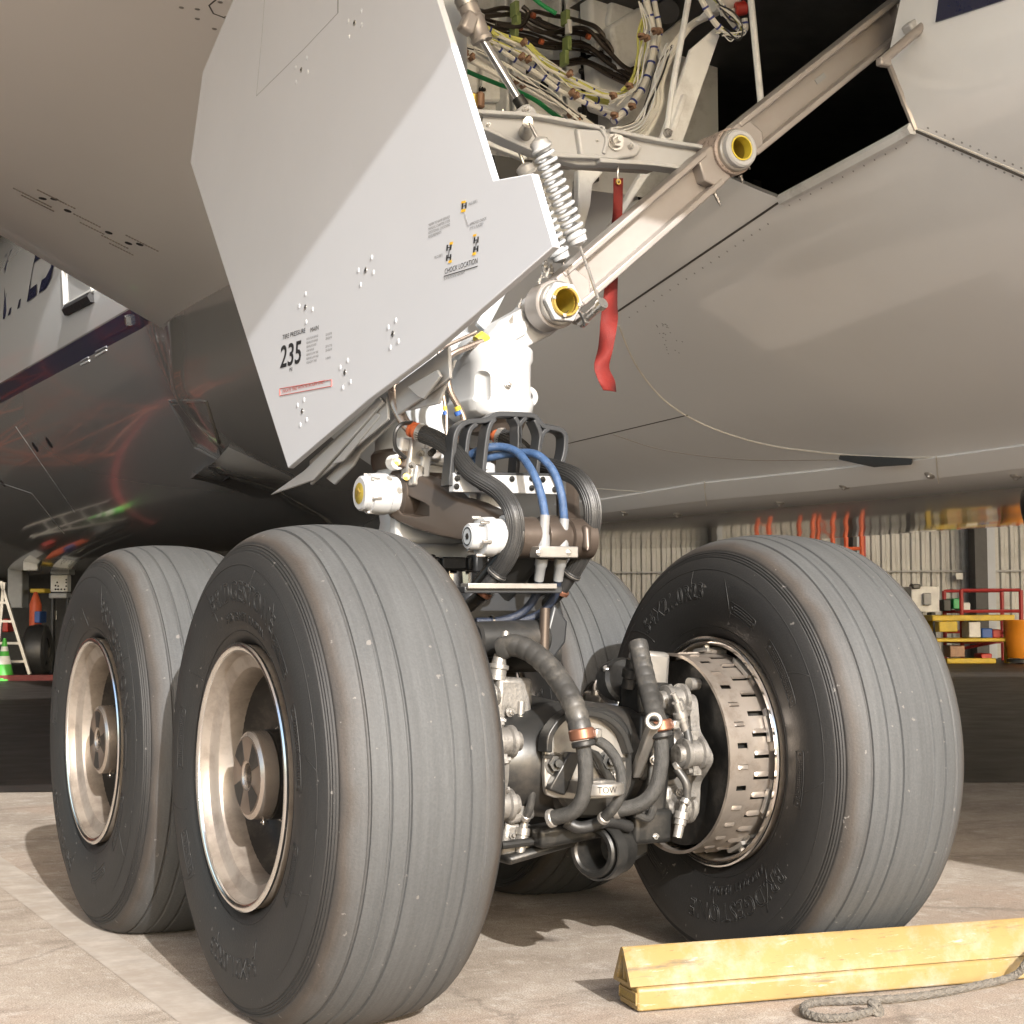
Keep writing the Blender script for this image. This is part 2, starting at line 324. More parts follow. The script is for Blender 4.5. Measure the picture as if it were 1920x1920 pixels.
def thing(name, label, cat, loc=(0, 0, 0), group=None):
    o = bpy.data.objects.new(name, None); COL.objects.link(o); o.location = loc; o.empty_display_size = .1
    WM[o.name] = Matrix.Translation(Vector(loc)); return tag(o, label, cat, group)
def tag(o, label, cat=None, group=None):
    o['label'] = label
    if cat: o['category'] = cat
    if group: o['group'] = group
    return o
def struct(o): o['kind'] = 'structure'; return o
def spline(pts, sub=8):
    pts = [Vector(p) for p in pts]; out = []
    q = [pts[0]*2-pts[1]] + pts + [pts[-1]*2-pts[-2]]
    for i in range(1, len(q)-2):
        for k in range(sub):
            t = k/sub; a, b, c, d = q[i-1], q[i], q[i+1], q[i+2]
            out.append(.5*((2*b) + (c-a)*t + (2*a-5*b+4*c-d)*t*t + (3*b-a-3*c+d)*t**3))
    out.append(pts[-1]); return out
def rings_along(pts, every, first=.0):
    # points and directions spaced along a polyline
    out = []; acc = first
    L = 0
    for a, b in zip(pts, pts[1:]):
        d = (b-a).length
        while acc <= L+d:
            t = (acc-L)/d; out.append((a.lerp(b, t), (b-a).normalized())); acc += every
        L += d
    return out
def text_mesh(txt, size, outline=0.0, align='LEFT', extrude=0.0, sx=1.0, space=1.0, shear=0.0, bold=0.0):
    cu = bpy.data.curves.new('lettering', 'FONT'); cu.body = txt; cu.size = size; cu.align_x = align; cu.space_character = space; cu.shear = shear
    cu.resolution_u = 3
    if bold: cu.offset = bold
    if outline: cu.fill_mode = 'NONE'; cu.bevel_depth = outline; cu.bevel_resolution = 0
    elif extrude: cu.extrude = extrude
    ob = bpy.data.objects.new('lettering', cu); COL.objects.link(ob)
    dg = bpy.context.evaluated_depsgraph_get(); me = bpy.data.meshes.new_from_object(ob.evaluated_get(dg)); bpy.data.objects.remove(ob); bpy.data.curves.remove(cu)
    if sx != 1.0:
        for v in me.vertices: v.co.x *= sx
    me.materials.clear(); return me
def put_text(txt, size, m, origin, ax, up, parent, name='lettering', align='LEFT', sx=1.0, outline=0.0, bold=0.0, **kw):
    me = text_mesh(txt, size, outline, align, 0, sx, bold=bold, **kw); ax = Vector(ax).normalized(); up = Vector(up); up = (up-ax*up.dot(ax)).normalized(); nrm = ax.cross(up)
    for v in me.vertices:
        c = v.co.copy(); v.co = Vector(origin) + ax*c.x + up*c.y + nrm*c.z
    me.materials.append(MATS[m]); return link(name, me, parent, smooth=False)
# ================================================================== the ground
g = MB(); g.add([(-400, -400, 0), (400, -400, 0), (400, 400, 0), (-400, 400, 0)], [(0, 1, 2, 3)])
ground = struct(g.build('apron_ground', 'concrete', smooth=False))
HX = Vector((.8966, -.4428, 0)); HN = Vector((-.4428, -.8966, 0))          # along the hangar wall, and out of it towards the apron
HW = CAM.copy(); HW.z = 0; HW += -HN*38.5 + HX*8.0                          # a point at the foot of the back wall
def H(a, b, z=0): return HW + HX*a + HN*b + Vector((0, 0, z))               # a along the wall, b metres in front of it
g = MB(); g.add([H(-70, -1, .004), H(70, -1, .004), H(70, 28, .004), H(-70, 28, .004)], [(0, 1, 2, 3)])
struct(g.build('hangar_floor_shade', 'floor_shade', smooth=False))  # dark colour stands in for shade, laid over the apron to the shadow edge
# faded guide line and an expansion joint on the apron
def strip(name, pts, wd, m, z):
    b = MB()
    for i in range(len(pts)-1):
        a, c = Vector(pts[i]), Vector(pts[i+1]); d = (c-a).normalized(); n_ = Vector((-d.y, d.x, 0))*wd/2
        b.add([(a.x-n_.x, a.y-n_.y, z), (a.x+n_.x, a.y+n_.y, z), (c.x+n_.x, c.y+n_.y, z), (c.x-n_.x, c.y-n_.y, z)], [(0, 1, 2, 3)])
    return b.build(name, m, smooth=False)
l0, l1 = P(-60, 1590, z=0), P(330, 1868, z=0)
struct(strip('faded_line', [l0 + (l0-l1)*4, l1 + (l1-l0)*4], .16, 'old_line', .0015))

# ================================================================== the hangar behind
hangar = thing('hangar', 'corrugated pale metal hangar standing open behind the airliner', 'hangar', H(0, 0))
pitch = .235; c = MB(); xs = []
a = -9.0
while a < 36: xs += [(a, 0), (a+pitch*.36, 0), (a+pitch*.5, .055), (a+pitch*.86, .055)]; a += pitch
for (a0, b0), (a1, b1) in zip(xs, xs[1:]): c.add([H(a0, b0, 0), H(a1, b1, 0), H(a1, b1, 12), H(a0, b0, 12)], [(0, 1, 2, 3)])
c.build('wall', 'wall_metal', hangar, smooth=False)
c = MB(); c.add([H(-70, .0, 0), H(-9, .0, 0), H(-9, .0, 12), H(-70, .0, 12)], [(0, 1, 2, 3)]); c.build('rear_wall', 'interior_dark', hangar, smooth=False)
c = MB(); c.box(H(0, 16.5, 12.3), (140, 36, .4), Matrix((HX, HN, Vector((0, 0, 1)))).transposed()); c.build('shading_roof', 'bay_grey', hangar, smooth=False)  # unseen; drawn out over the aircraft to shade the wall and block sky
def hbox(name, a, b, z0, z1, wa, wb, m, parent=hangar, bevel=0):
    k = MB(); k.box(H(a, b, (z0+z1)/2), (wa, wb, z1-z0), Matrix((HX, HN, Vector((0, 0, 1)))).transposed()); return k.build(name, m, parent, bevel, smooth=False)
def HA(px, b, z=None):                                                     # the a-coordinate along the wall seen at a pixel column
    v = ray(px, 1100); o = HW + HN*b; t = (o-CAM).dot(HN)/v.dot(HN); p = CAM + v*t; return (p-HW).dot(HX)
def HZ(py, b, px=1500):
    v = ray(px, py); o = HW + HN*b; t = (o-CAM).dot(HN)/v.dot(HN); return (CAM + v*t).z
for px0, px1, m in ((1823, 1846, 'column_dark'), (1847, 1862, 'column_light'), (1332, 1342, 'column_dark'), (1343, 1353, 'column_light'), (1596, 1603, 'column_dark'), (1604, 1613, 'column_light')):
    a0, a1 = HA(px0, .5), HA(px1, .5); hbox('column', (a0+a1)/2, .5 if m == 'column_dark' else .45, 0, 12, abs(a1-a0), .5, m)
ta = HA(140, 10); hbox('door_track', ta-12, 10.0, .005, .10, 24, .12, 'track_red')
for py in (962, 969, 1071):
    z = HZ(py, .12, 1750); hbox('wall_rail', 14, .13, z-.02, z+.02, 44, .05, 'box_grey')
z = HZ(928, .3, 1750); hbox('girt', 14, .25, z-.12, z+.12, 44, .2, 'wall_metal')
hbox('downpipe', HA(1621, .3), .25, 0, 12, .09, .09, 'frame_red')
hbox('door_post', HA(1335, .3), .6, 0, 12, .05, .05, 'frame_red')

# ================================================================== the airliner: skin
AIR = thing('airliner', 'grey bellied airliner standing on its four wheeled main landing gear', 'airliner', (.775, .764, 0))
CX, CZ, RF = 5.70, 4.85, 2.95
def lerp(a, b, t): return a+(b-a)*t
def smooth(a, b, t): t = max(0, min(1, (t-a)/(b-a))); return t*t*(3-2*t)
_fair = [(2.70, 4.70), (2.44, 4.20), (2.36, 3.75), (2.345, 3.35), (2.35, 2.97), (2.44, 2.78), (2.75, 2.47), (3.30, 2.125), (3.84, 1.865), (3.95, 1.775), (4.22, 1.70), (4.9, 1.68), (5.70, 1.68)]
def resample(pts, n):
    L = [0]
    for a, b in zip(pts, pts[1:]): L.append(L[-1] + (Vector(b)-Vector(a)).length)
    out = []; j = 0
    for i in range(n):
        s = L[-1]*i/(n-1)
        while j < len(pts)-2 and L[j+1] < s: j += 1
        t = (s-L[j])/(L[j+1]-L[j]); out.append(Vector(pts[j]).lerp(Vector(pts[j+1]), max(0, min(1, t))))
    return out
_fs = spline([(a, b, 0) for a, b in _fair], 6); _fs = resample([(p.x, p.y) for p in _fs], 56)
def half(y):
    # upper circle, then the lower part: fairing blending to the round fuselage ahead of y = 9
    t = smooth(8.6, 11.8, y); out = []
    a0 = math.acos((CX-2.70)/RF) if (CX-2.70) < RF else 0.0
    up = [(CX-RF*math.sin(math.pi/2*(k/14)), CZ+RF*math.cos(math.pi/2*(k/14))*1.02) for k in range(14)]
    pr = []
    for i, p in enumerate(_fs):
        ang = math.pi/2*(i/(len(_fs)-1)); cx, cz = CX-RF*math.cos(ang), CZ-.0-RF*math.sin(ang)
        # the fairing first loses width, then depth
        pr.append((lerp(p.x, cx, t), lerp(p.y, cz, t)))
    return up + pr
ys = [-16, -10, -6, -3] + [-1+.5*k for k in range(20)] + [9+.25*k for k in range(13)] + [12.5, 13.5, 15, 17, 20, 24, 30, 38]
rings = []
for y in ys:
    h = half(y); loop = [Vector((a, y, b)) for a, b in h] + [Vector((2*CX-a, y, b)) for a, b in h[-2:0:-1]]; rings.append(loop)
sk = MB(); sk.loft(rings, True, True)
bm = bmesh.new(); me0 = sk.mesh('skin'); bm.from_mesh(me0); SKIN = BVHTree.FromBMesh(bm); bm.free()
def on_skin(px, py, lift=0.0):
    v = ray(px, py).normalized(); h, n_, i, d = SKIN.ray_cast(CAM, v)
    if h is None: return None, None
    if n_.dot(v) > 0: n_ = -n_
    return h + n_*lift, n_
# inner shell and the opening of the wheel well
inner = []
for y, r_ in zip(ys, rings):
    c0 = Vector((CX, y, CZ-.4)); inner.append([p + (c0-p).normalized()*.06 for p in r_])
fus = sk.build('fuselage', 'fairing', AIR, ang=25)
ib = MB(); ib.loft([inner[0]] + inner[1:], True, True)
cut = [on_skin(*q)[0] for q in ((1466, 374), (1717, 244), (1664, 114))]
well = [(c_.y, c_.z) for c_ in cut]
well = [well[0], well[1], well[2], (on_skin(1775, -30)[0].y, 4.0), (on_skin(1775, -30)[0].y, 4.35), (2.05, 4.35), (2.05, 2.98), (1.3, 2.93)]
cu = MB(); cu.prism([(1.2, a, b) for a, b in well], (2.6, 0, 0))
def boolean(ob, cutter, op='DIFFERENCE'):
    co = bpy.data.objects.new('cutter', cutter); COL.objects.link(co)
    md = ob.modifiers.new('b', 'BOOLEAN'); md.object = co; md.operation = op; md.solver = 'EXACT'
    dg = bpy.context.evaluated_depsgraph_get(); me = bpy.data.meshes.new_from_object(ob.evaluated_get(dg)); ob.modifiers.remove(md); bpy.data.objects.remove(co)
    old = ob.data; ob.data = me; bpy.data.meshes.remove(old)
boolean(fus, ib.mesh('inner')); boolean(fus, cu.mesh('well'))
fus.data.shade_smooth(); fus.data.set_sharp_from_angle(angle=R(25))
# paint: white upper side, navy cheat line, grey belly (forward fuselage), carried aft for a dark reflection
def paint():
    m = MATS['fairing']; N, L, b = nodes(m); src = b.inputs['Base Color'].links[0].from_socket
    tc = N.new('ShaderNodeNewGeometry'); sp = N.new('ShaderNodeSeparateXYZ'); L.new(tc.outputs['Position'], sp.inputs[0])
    # height of the cheat line rises and falls along the body
    y2 = N.new('ShaderNodeMapRange'); y2.inputs[1].default_value = 10; y2.inputs[2].default_value = 22; y2.inputs[3].default_value = 3.98; y2.inputs[4].default_value = 3.98; L.new(sp.outputs[1], y2.inputs[0])
    df = N.new('ShaderNodeMath'); df.operation = 'SUBTRACT'; L.new(sp.outputs[2], df.inputs[0]); L.new(y2.outputs[0], df.inputs[1])
    cr = N.new('ShaderNodeValToRGB'); cr.color_ramp.interpolation = 'CONSTANT'; mr = N.new('ShaderNodeMapRange'); mr.inputs[1].default_value = -1; mr.inputs[2].default_value = 1; L.new(df.outputs[0], mr.inputs[0]); L.new(mr.outputs[0], cr.inputs[0])
    e = cr.color_ramp.elements; e[0].position = 0; e[0].color = (0, 0, 0, 1); e[1].position = .59; e[1].color = (1, 1, 1, 1)
    refl_dark = N.new('ShaderNodeMapRange'); refl_dark.inputs[1].default_value = 6.85; refl_dark.inputs[2].default_value = 6.86; L.new(sp.outputs[1], refl_dark.inputs[0])
    x0 = N.new('ShaderNodeMixRGB'); x0.inputs[2].default_value = (.26, .255, .25, 1); L.new(refl_dark.outputs[0], x0.inputs[0]); L.new(src, x0.inputs[1])  # grey on the fairing stands in for the dark hangar it would mirror
    x1 = N.new('ShaderNodeMixRGB'); x1.inputs[2].default_value = (.66, .665, .67, 1); L.new(x0.outputs[0], x1.inputs[1])
    fwd = N.new('ShaderNodeMath'); fwd.operation = 'GREATER_THAN'; fwd.inputs[1].default_value = 9.9; L.new(sp.outputs[1], fwd.inputs[0])
    f1 = N.new('ShaderNodeMath'); f1.operation = 'MULTIPLY'; L.new(cr.outputs[0], f1.inputs[0]); L.new(fwd.outputs[0], f1.inputs[1]); L.new(f1.outputs[0], x1.inputs[0])
    band = N.new('ShaderNodeMath'); band.operation = 'COMPARE'; band.inputs[1].default_value = .06; band.inputs[2].default_value = .11; L.new(df.outputs[0], band.inputs[0])
    f2 = N.new('ShaderNodeMath'); f2.operation = 'MULTIPLY'; L.new(band.outputs[0], f2.inputs[0]); L.new(fwd.outputs[0], f2.inputs[1])
    x2 = N.new('ShaderNodeMixRGB'); x2.inputs[2].default_value = (.012, .016, .055, 1); L.new(x1.outputs[0], x2.inputs[1]); L.new(f2.outputs[0], x2.inputs[0])
    L.new(x2.outputs[0], b.inputs['Base Color'])
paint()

# wheel well and the gear bay
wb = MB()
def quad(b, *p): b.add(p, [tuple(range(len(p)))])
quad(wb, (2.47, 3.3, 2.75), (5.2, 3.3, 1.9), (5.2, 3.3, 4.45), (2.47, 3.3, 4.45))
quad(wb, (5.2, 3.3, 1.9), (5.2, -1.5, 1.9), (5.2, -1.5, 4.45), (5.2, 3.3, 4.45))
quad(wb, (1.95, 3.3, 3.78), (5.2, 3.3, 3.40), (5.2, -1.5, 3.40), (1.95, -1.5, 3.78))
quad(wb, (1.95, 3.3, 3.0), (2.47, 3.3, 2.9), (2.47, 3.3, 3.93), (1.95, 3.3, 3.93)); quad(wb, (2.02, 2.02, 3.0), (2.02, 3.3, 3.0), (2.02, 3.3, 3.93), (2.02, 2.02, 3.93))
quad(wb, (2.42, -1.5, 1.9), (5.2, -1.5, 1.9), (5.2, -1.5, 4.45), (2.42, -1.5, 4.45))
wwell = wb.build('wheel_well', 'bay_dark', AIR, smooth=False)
def tubes(name, list_, r, m, parent, y=None, sub=6, n=8, label=None):
    for pts in list_:
        b = MB(); b.tube(spline(Q(pts, y), sub), r, n); b.build(name, m, parent, label=label)
tubes('pipe', [[(1330, 118), (1370, 128), (1420, 130), (1480, 140)], [(1330, 235), (1380, 238), (1440, 245)], [(1330, 250), (1400, 258), (1480, 262)],
      [(1470, 250), (1500, 275), (1560, 285), (1620, 270)], [(1470, 270), (1510, 300), (1570, 320)], [(1570, 165), (1610, 170), (1620, 200), (1620, 240), (1640, 260)]], .022, 'tube_dark', wwell, y=3.1)
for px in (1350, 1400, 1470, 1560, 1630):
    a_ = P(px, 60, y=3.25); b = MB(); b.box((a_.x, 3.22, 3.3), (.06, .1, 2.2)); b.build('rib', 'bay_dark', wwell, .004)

# wing over the gear
TE = [(3.2, -2.85), (-.16, -2.95), (-.43, -2.25), (-1.45, -2.35), (-4, -2.9), (-14, -5.5)]  # unseen trailing edge, outline shaped so its shadow crosses the door
def te(x):
    for (x0, y0), (x1, y1) in zip(TE, TE[1:]):
        if x <= x0 and x >= x1: return lerp(y0, y1, (x0-x)/(x0-x1))
    return TE[-1][1]
def le(x): return 10.0-.62*(2.4-x)
def zle(x): return 3.72+.285*(2.4-x) if x > 1 else 4.12+.14*(1-x)
wxs = [3.2, 2.8, 2.4, 2.2, 2.0, 1.7, 1.4, 1, .6, .2, -.155, -.165, -.3, -.425, -.435, -.7, -1, -1.3, -1.44, -1.46, -2.2, -3, -4, -6, -9, -14]
rings = []
for x in wxs:
    a, b_ = te(x), le(x); dih = .12*(.3-x); loop = []
    for k in range(25):       # lower surface, TE to LE
        c_ = .5-.5*math.cos(math.pi*k/24); z0 = 4.02+dih; zz = lerp(z0, zle(x)-.16, smooth(.30, .86, c_)) + (.16)*smooth(.9, 1.0, c_)**2
        loop.append(Vector((x, lerp(a, b_, c_), zz)))
    for k in range(23, 0, -1):
        c_ = .5-.5*math.cos(math.pi*k/24); z0 = 4.05+dih
        loop.append(Vector((x, lerp(a, b_, c_), lerp(z0+.06, zle(x), c_) + .95*math.sin(math.pi*c_**.8)**.8)))
    rings.append(loop)
wg = MB(); wg.loft(rings, True, True); wing = wg.build('wing', 'wing_grey', AIR, ang=40)
bm = bmesh.new(); bm.from_mesh(wing.data); WINGB = BVHTree.FromBMesh(bm); bm.free()
wr = MB(); wr.loft([[Vector((2*CX-p.x, p.y, p.z)) for p in r_] for r_ in rings], True, True); wr.build('wing', 'wing_grey', AIR, ang=40)
def on_wing(px, py, lift=0.0):
    v = ray(px, py).normalized(); h, n_, i, d = WINGB.ray_cast(CAM, v)
    if h is None: return None, None
    if n_.dot(v) > 0: n_ = -n_
    return h + n_*lift, n_
# ================================================================== wheels
TX, LY, ZC = 1.549, 1.527, .655
prof_keys = [(.205, .350), (.232, .372), (.252, .42), (.263, .48), (.262, .535), (.250, .585), (.232, .620), (.205, .648), (.165, .667), (.11, .678), (.05, .684), (0, .685)]
hp = spline([(a, b, 0) for a, b in prof_keys], 14)
hp = [(p.x, p.y) for p in hp]; full = hp + [(-a, b) for a, b in hp[-2::-1]]
full = [(p.x, p.y) for p in resample(full, 420)]
# arc-length grooves: tread grooves by x, shoulder ridges by radius
def groove(x, r, tread):
    d = 0.0
    if r > .655:
        for g0 in (.058, .108, .158):
            q = abs(abs(x)-g0)/.0042
            if q < 1: d = max(d, .0062*(1-q**4)*(1 if tread else .75))
    if .600 < r < .645 and abs(x) > .19:
        for r0 in (.609, .616, .623, .630):
            q = abs(r-r0)/.0026
            if q < 1: d = max(d, .0034*(1-q*q))
    return d
keep = []; pn = len(full)
for i, (x, r) in enumerate(full):
    near = (r > .655 and any(abs(abs(x)-g0) < .0075 for g0 in (.058, .108, .158))) or (.602 < r < .637 and abs(x) > .19)
    if near or i % 5 == 0 or i == pn-1: keep.append(i)
def tyre_mesh():
    b = MB(); n = 180; prof = []
    for i in keep:
        x, r = full[i]; x0, r0 = full[max(i-1, 0)]; x1, r1 = full[min(i+1, pn-1)]; t = Vector((x1-x0, r1-r0)).normalized(); nn = Vector((-t.y, t.x))
        if nn.y < 0 and r > .5 and abs(x) < .2: nn = -nn
        if abs(x) >= .2 and nn.x*x < 0: nn = -nn
        d = groove(x, r, True); prof.append((x-nn.x*d, r-nn.y*d))
    m = len(prof); vs = []; fs = []
    for k in range(n):
        a = 2*math.pi*k/n
        for x, r in prof:
            y, z = r*math.sin(a), -r*math.cos(a)
            # the load flattens the foot of the tyre and pushes its walls out
            q = max(0, min(1, (-z-.42)/.24)); x2 = x*(1+.055*q*q*smooth(.40, .56, r)) if abs(x) > .1 else x
            if z < -ZC+.003: z = -ZC+.003 + (z+ZC-.003)*.05
            vs.append(Vector((x2, y, z)))
    for k in range(n):
        l = (k+1) % n
        for j in range(m-1): fs.append((k*m+j, k*m+j+1, l*m+j+1, l*m+j))
    b.add(vs, fs); me = b.mesh('tyre'); me.materials.append(MATS['tyre']); me.shade_smooth(); me.set_sharp_from_angle(angle=R(50)); return me
TYRE = tyre_mesh()
def side_x(r):      # how far out the tyre wall stands at a radius
    for (x0, r0), (x1, r1) in zip(hp, hp[1:]):
        if r0 <= r <= r1: return x0+(x1-x0)*(r-r0)/max(1e-6, r1-r0)
    return .25
def bulge(v):
    q = max(0, min(1, (-v.z-.42)/.24)); r = math.hypot(v.y, v.z); v.x *= 1+.055*q*q*smooth(.40, .56, r); return v
def wall_text(txt, r, size, ang, side, spin, outline=.0021, sp=1.12, sx=.92, shear=0):
    me = text_mesh(txt, size, outline, 'CENTER', 0, sx, sp, shear)
    for v in me.vertices:
        c_ = v.co; a = R(ang) - c_.x/r*1.0; rr = r + c_.y-size*.35; X = side_x(rr)+.0004
        # read from outside the given side, tops pointing away from the axle
        y = math.cos(a)*rr; z = math.sin(a)*rr
        if side < 0: v.co = Vector((-X+max(-.001, min(.001, -c_.z)), -y, z))
        else: v.co = Vector((X+max(-.001, min(.001, c_.z)), y, z))
        v.co = bulge(Matrix.Rotation(R(spin), 3, 'X') @ v.co)
    me.materials.append(MATS['tyre']); me.shade_smooth(); return me
def wall_marks(side):
    # fine mould lines and data plates on a tyre wall
    b = MB()
    def pt(r, a):
        X = side_x(r)+.0005; return Vector((X*side, (-1 if side < 0 else 1)*math.cos(R(a))*r, math.sin(R(a))*r))
    for a0, a1, r0, r1 in ((118, 126, .44, .56), (150, 153, .40, .47), (205, 200, .44, .57), (230, 222, .46, .58), (262, 268, .45, .56), (300, 292, .44, .55), (335, 343, .42, .57), (20, 14, .47, .57), (60, 66, .44, .55), (85, 84, .50, .57)):
        b.tube([pt(lerp(r0, r1, k/8), lerp(a0, a1, (k/8)**1.5)) for k in range(9)], .0011, 4)
    for a0, a1 in ((168, 190), (212, 228), (8, 34), (44, 60), (-28, -8)):
        rl, rh = .455, .492
        loop = [pt(rl, lerp(a0, a1, k/12)) for k in range(13)] + [pt(rh, lerp(a1, a0, k/12)) for k in range(13)]
        b.tube(loop+[loop[0]], .0014, 4)
        for k in (0, 1):
            c_ = pt((rl+rh)/2, lerp(a0, a1, .06 if k == 0 else .94)); b.ball(c_, .005, 8, (.35, 1, 1))
        # rows of tiny raised characters
        for row in (0, 1, 2):
            k = .14
            while k < .86:
                b.box(pt(rl+.010+row*.009, lerp(a0, a1, k)), (.0016, .004, .004)); k += .028+random.random()*.012
    for r_ in (.392, .572):
        b.tube([pt(r_, 360*k/120) for k in range(121)], .0012, 4)
    me = b.mesh('mould_lines'); me.materials.append(MATS['tyre']); me.shade_smooth(); return me
MARKS = {s_: wall_marks(s_) for s_ in (-1, 1)}
def letters(s_, spin):
    return [wall_text('BRIDGESTONE', .500, .080, 92 if s_ < 0 else -82, s_, spin), wall_text('AIRCRAFT RADIAL', .432, .036, 90 if s_ < 0 else -82, s_, spin, .0012, 1.15), wall_text('54X21.0R23', .505, .072, -82 if s_ < 0 else 98, s_, spin)]
rim_prof_outer = [(-.246, .3565), (-.252, .352), (-.252, .343), (-.246, .337)]
rim_in_full = [(-.2455, .3365), (-.236, .331), (-.222, .327), (-.215, .318), (-.212, .303), (-.205, .293), (-.190, .287), (-.150, .281), (-.110, .272), (-.086, .252), (-.075, .225), (-.073, .16), (-.080, .125)]
rim_in = rim_in_full[:8]
def make_wheel_meshes():
    out = {}
    b = MB(); b.lathe([(-.2455, .357)] + rim_in + [(-.13, .281), (-.03, .285), (.0, .318), (.15, .327), (.235, .331), (.2455, .3365), (.2455, .357), (.20, .352), (.15, .33), (-.15, .33), (-.20, .352)], (0, 0, 0), (1, 0, 0), 96, closed=True)
    out['wheel'] = (b, 'rim_paint', 0)
    b = MB(); b.lathe([(-.149, .2825)] + rim_in_full[8:] + [(-.05, .12), (-.045, .2825)], (0, 0, 0), (1, 0, 0), 72, closed=True); out['web'] = (b, 'rim_dark', 0)  # deep dish wall coloured near-black for the shade inside the rim
    for s_ in (-1, 1):
        b = MB(); b.lathe([(s_*.243, .3585), (s_*.250, .3600), (s_*.2535, .355), (s_*.2535, .346), (s_*.250, .340), (s_*.243, .338)], (0, 0, 0), (1, 0, 0), 96, closed=True); out['lip%d' % s_] = (b, 'rim_lip', 0)
    b = MB(); b.lathe([(-.222, .034), (-.226, .040), (-.226, .107), (-.219, .118), (-.178, .121), (-.176, .100), (-.10, .100), (-.10, .034)], (0, 0, 0), (1, 0, 0), 64, closed=True); out['hub_cap'] = (b, 'hub_edge', 0)
    b = MB(); b.lathe([(-.2268, .0405), (-.2272, .0412), (-.2272, .104), (-.2268, .1046)], (0, 0, 0), (1, 0, 0), 64, closed=True); out['hub_face'] = (b, 'hub_brown', 0)
    b = MB()
    for k in range(4): # two-tone sectors on the cap
        a0 = R(20+90*k)
        ring_ = [Vector((-.2276, math.cos(a0+R(42)*i/6)*r, math.sin(a0+R(42)*i/6)*r)) for r in (.044, .1) for i in (range(7) if r == .044 else range(6, -1, -1))]
        b.prism(ring_, (-.0006, 0, 0))
    out['hub_sector'] = (b, 'rim_dark', 0)
    b = MB(); b.lathe([(-.175, .112), (-.172, .122), (-.135, .122), (-.132, .128), (-.085, .128), (-.083, .08)], (0, 0, 0), (1, 0, 0), 48, closed=False); out['bearing_ring'] = (b, 'rim_dark', 0)
    b = MB(); b.lathe([(-.115, .0), (-.115, .036), (-.11, .036)], (0, 0, 0), (1, 0, 0), 32); b.cyl((-.20, .0, .0), (-.115, 0, 0), .006, n=8); out['axle_end'] = (b, 'steel', 0)
    # spokes and lightening holes of the web read as dark pockets between ribs
    b = MB(); pts = []
    for i in range(14):
        t = 2*math.pi*i/14; pts.append(Vector((-.0745, .192+.036*math.cos(t), .030*math.sin(t))))
    b.prism(pts, (-.0012, 0, 0)); out['web_pocket'] = (b, 'rim_dark', 0)
    return out
WMESH = make_wheel_meshes()
WM2 = {}
for k, (b, m, bv) in WMESH.items():
    me = b.mesh(k); me.materials.append(MATS[m]); me.shade_smooth(); me.set_sharp_from_angle(angle=R(32)); WM2[k] = me
def small(name, fn, m, smooth_=True):
    b = MB(); fn(b); me = b.mesh(name); me.materials.append(MATS[m]); me.shade_smooth(); me.set_sharp_from_angle(angle=R(35)); return me
BOLT = small('bolt', lambda b: (b.cyl((0, 0, 0), (-.008, 0, 0), .0125, n=6), b.cyl((-.008, 0, 0), (-.016, 0, 0), .006, n=10)), 'steel')
CLIPM = small('clip', lambda b: (b.box((0, 0, 0), (.012, .014, .010)), b.cyl((-.006, 0, 0), (-.012, 0, 0), .003, n=6)), 'rim_lip')
# brake pieces, built on the inner (+x) side of the wheel
def shield_mesh():
    b = MB(); n = 120; r = .306; rows = [.205, .243, .300, .322, .358, .377, .385]
    for k in range(n):
        a0, a1 = 2*math.pi*k/n, 2*math.pi*(k+1)/n
        for j in range(len(rows)-1):
            if j == 1 and k % 4 == 0: continue
            if j == 3 and k % 4 == 2: continue
            p = [Vector((rows[j+u], math.cos(a_)*r, math.sin(a_)*r)) for u, a_ in ((0, a0), (1, a0), (1, a1), (0, a1))]
            q = [Vector((v.x, v.y*(1-.0025/r), v.z*(1-.0025/r))) for v in p]
            b.add(p, [(0, 1, 2, 3)]); b.add(q, [(3, 2, 1, 0)])
    b.ring((.383, 0, 0), (.390, 0, 0), .3095, .300, 90)
    me = b.mesh('heat_shield'); me.materials.append(MATS['shield']); me.shade_smooth(); me.set_sharp_from_angle(angle=R(30)); return me
SHIELD = shield_mesh()
def louvre_fn(b): # raised lip along a slot
    b.loft([[Vector((x, -.009, -.002)), Vector((x, .0, .0055*h_)), Vector((x, .008, .007*h_)), Vector((x, .009, -.002))] for x, h_ in ((-.026, .2), (-.02, 1), (.02, 1), (.026, .2))])
LOUVRE = small('louvre', louvre_fn, 'shield')
def seg_fn(b):   # stepped clamp segment between the shield and the rim
    for a0, a1, x0, x1, r in ((-12, 12, .196, .236, .318), (-7, 7, .190, .252, .324)):
        rings_ = []
        for k in range(9):
            a = R(lerp(a0, a1, k/8)); rings_.append([Vector((x, -math.sin(a)*q, math.cos(a)*q)) for x, q in ((x0, r), (x1, r), (x1, r-.012), (x0, r-.012))])
        b.loft(rings_)
    b.cyl((.226, 0, .323), (.226, 0, .332), .0115, n=6); b.cyl((.226, 0, .332), (.226, 0, .340), .006, n=8)
TAB = small('clamp_segment', seg_fn, 'alu')
def carrier():
    b = MB(); pts = []
    for i in range(120):
        a = 2*math.pi*i/120; r = .205 + .026*max(0, math.cos(a*7))**1.5 - .02*max(0, -math.cos(a*7)); pts.append(Vector((.395, math.cos(a)*r, math.sin(a)*r)))
    b.prism(pts, (.032, 0, 0))
    b.lathe([(.42, .175), (.46, .172), (.475, .16), (.50, .155)], (0, 0, 0), (1, 0, 0), 48)
    return b
CARRIER = carrier().mesh('brake'); CARRIER.materials.append(MATS['cast']); CARRIER.shade_smooth(); CARRIER.set_sharp_from_angle(angle=R(35))
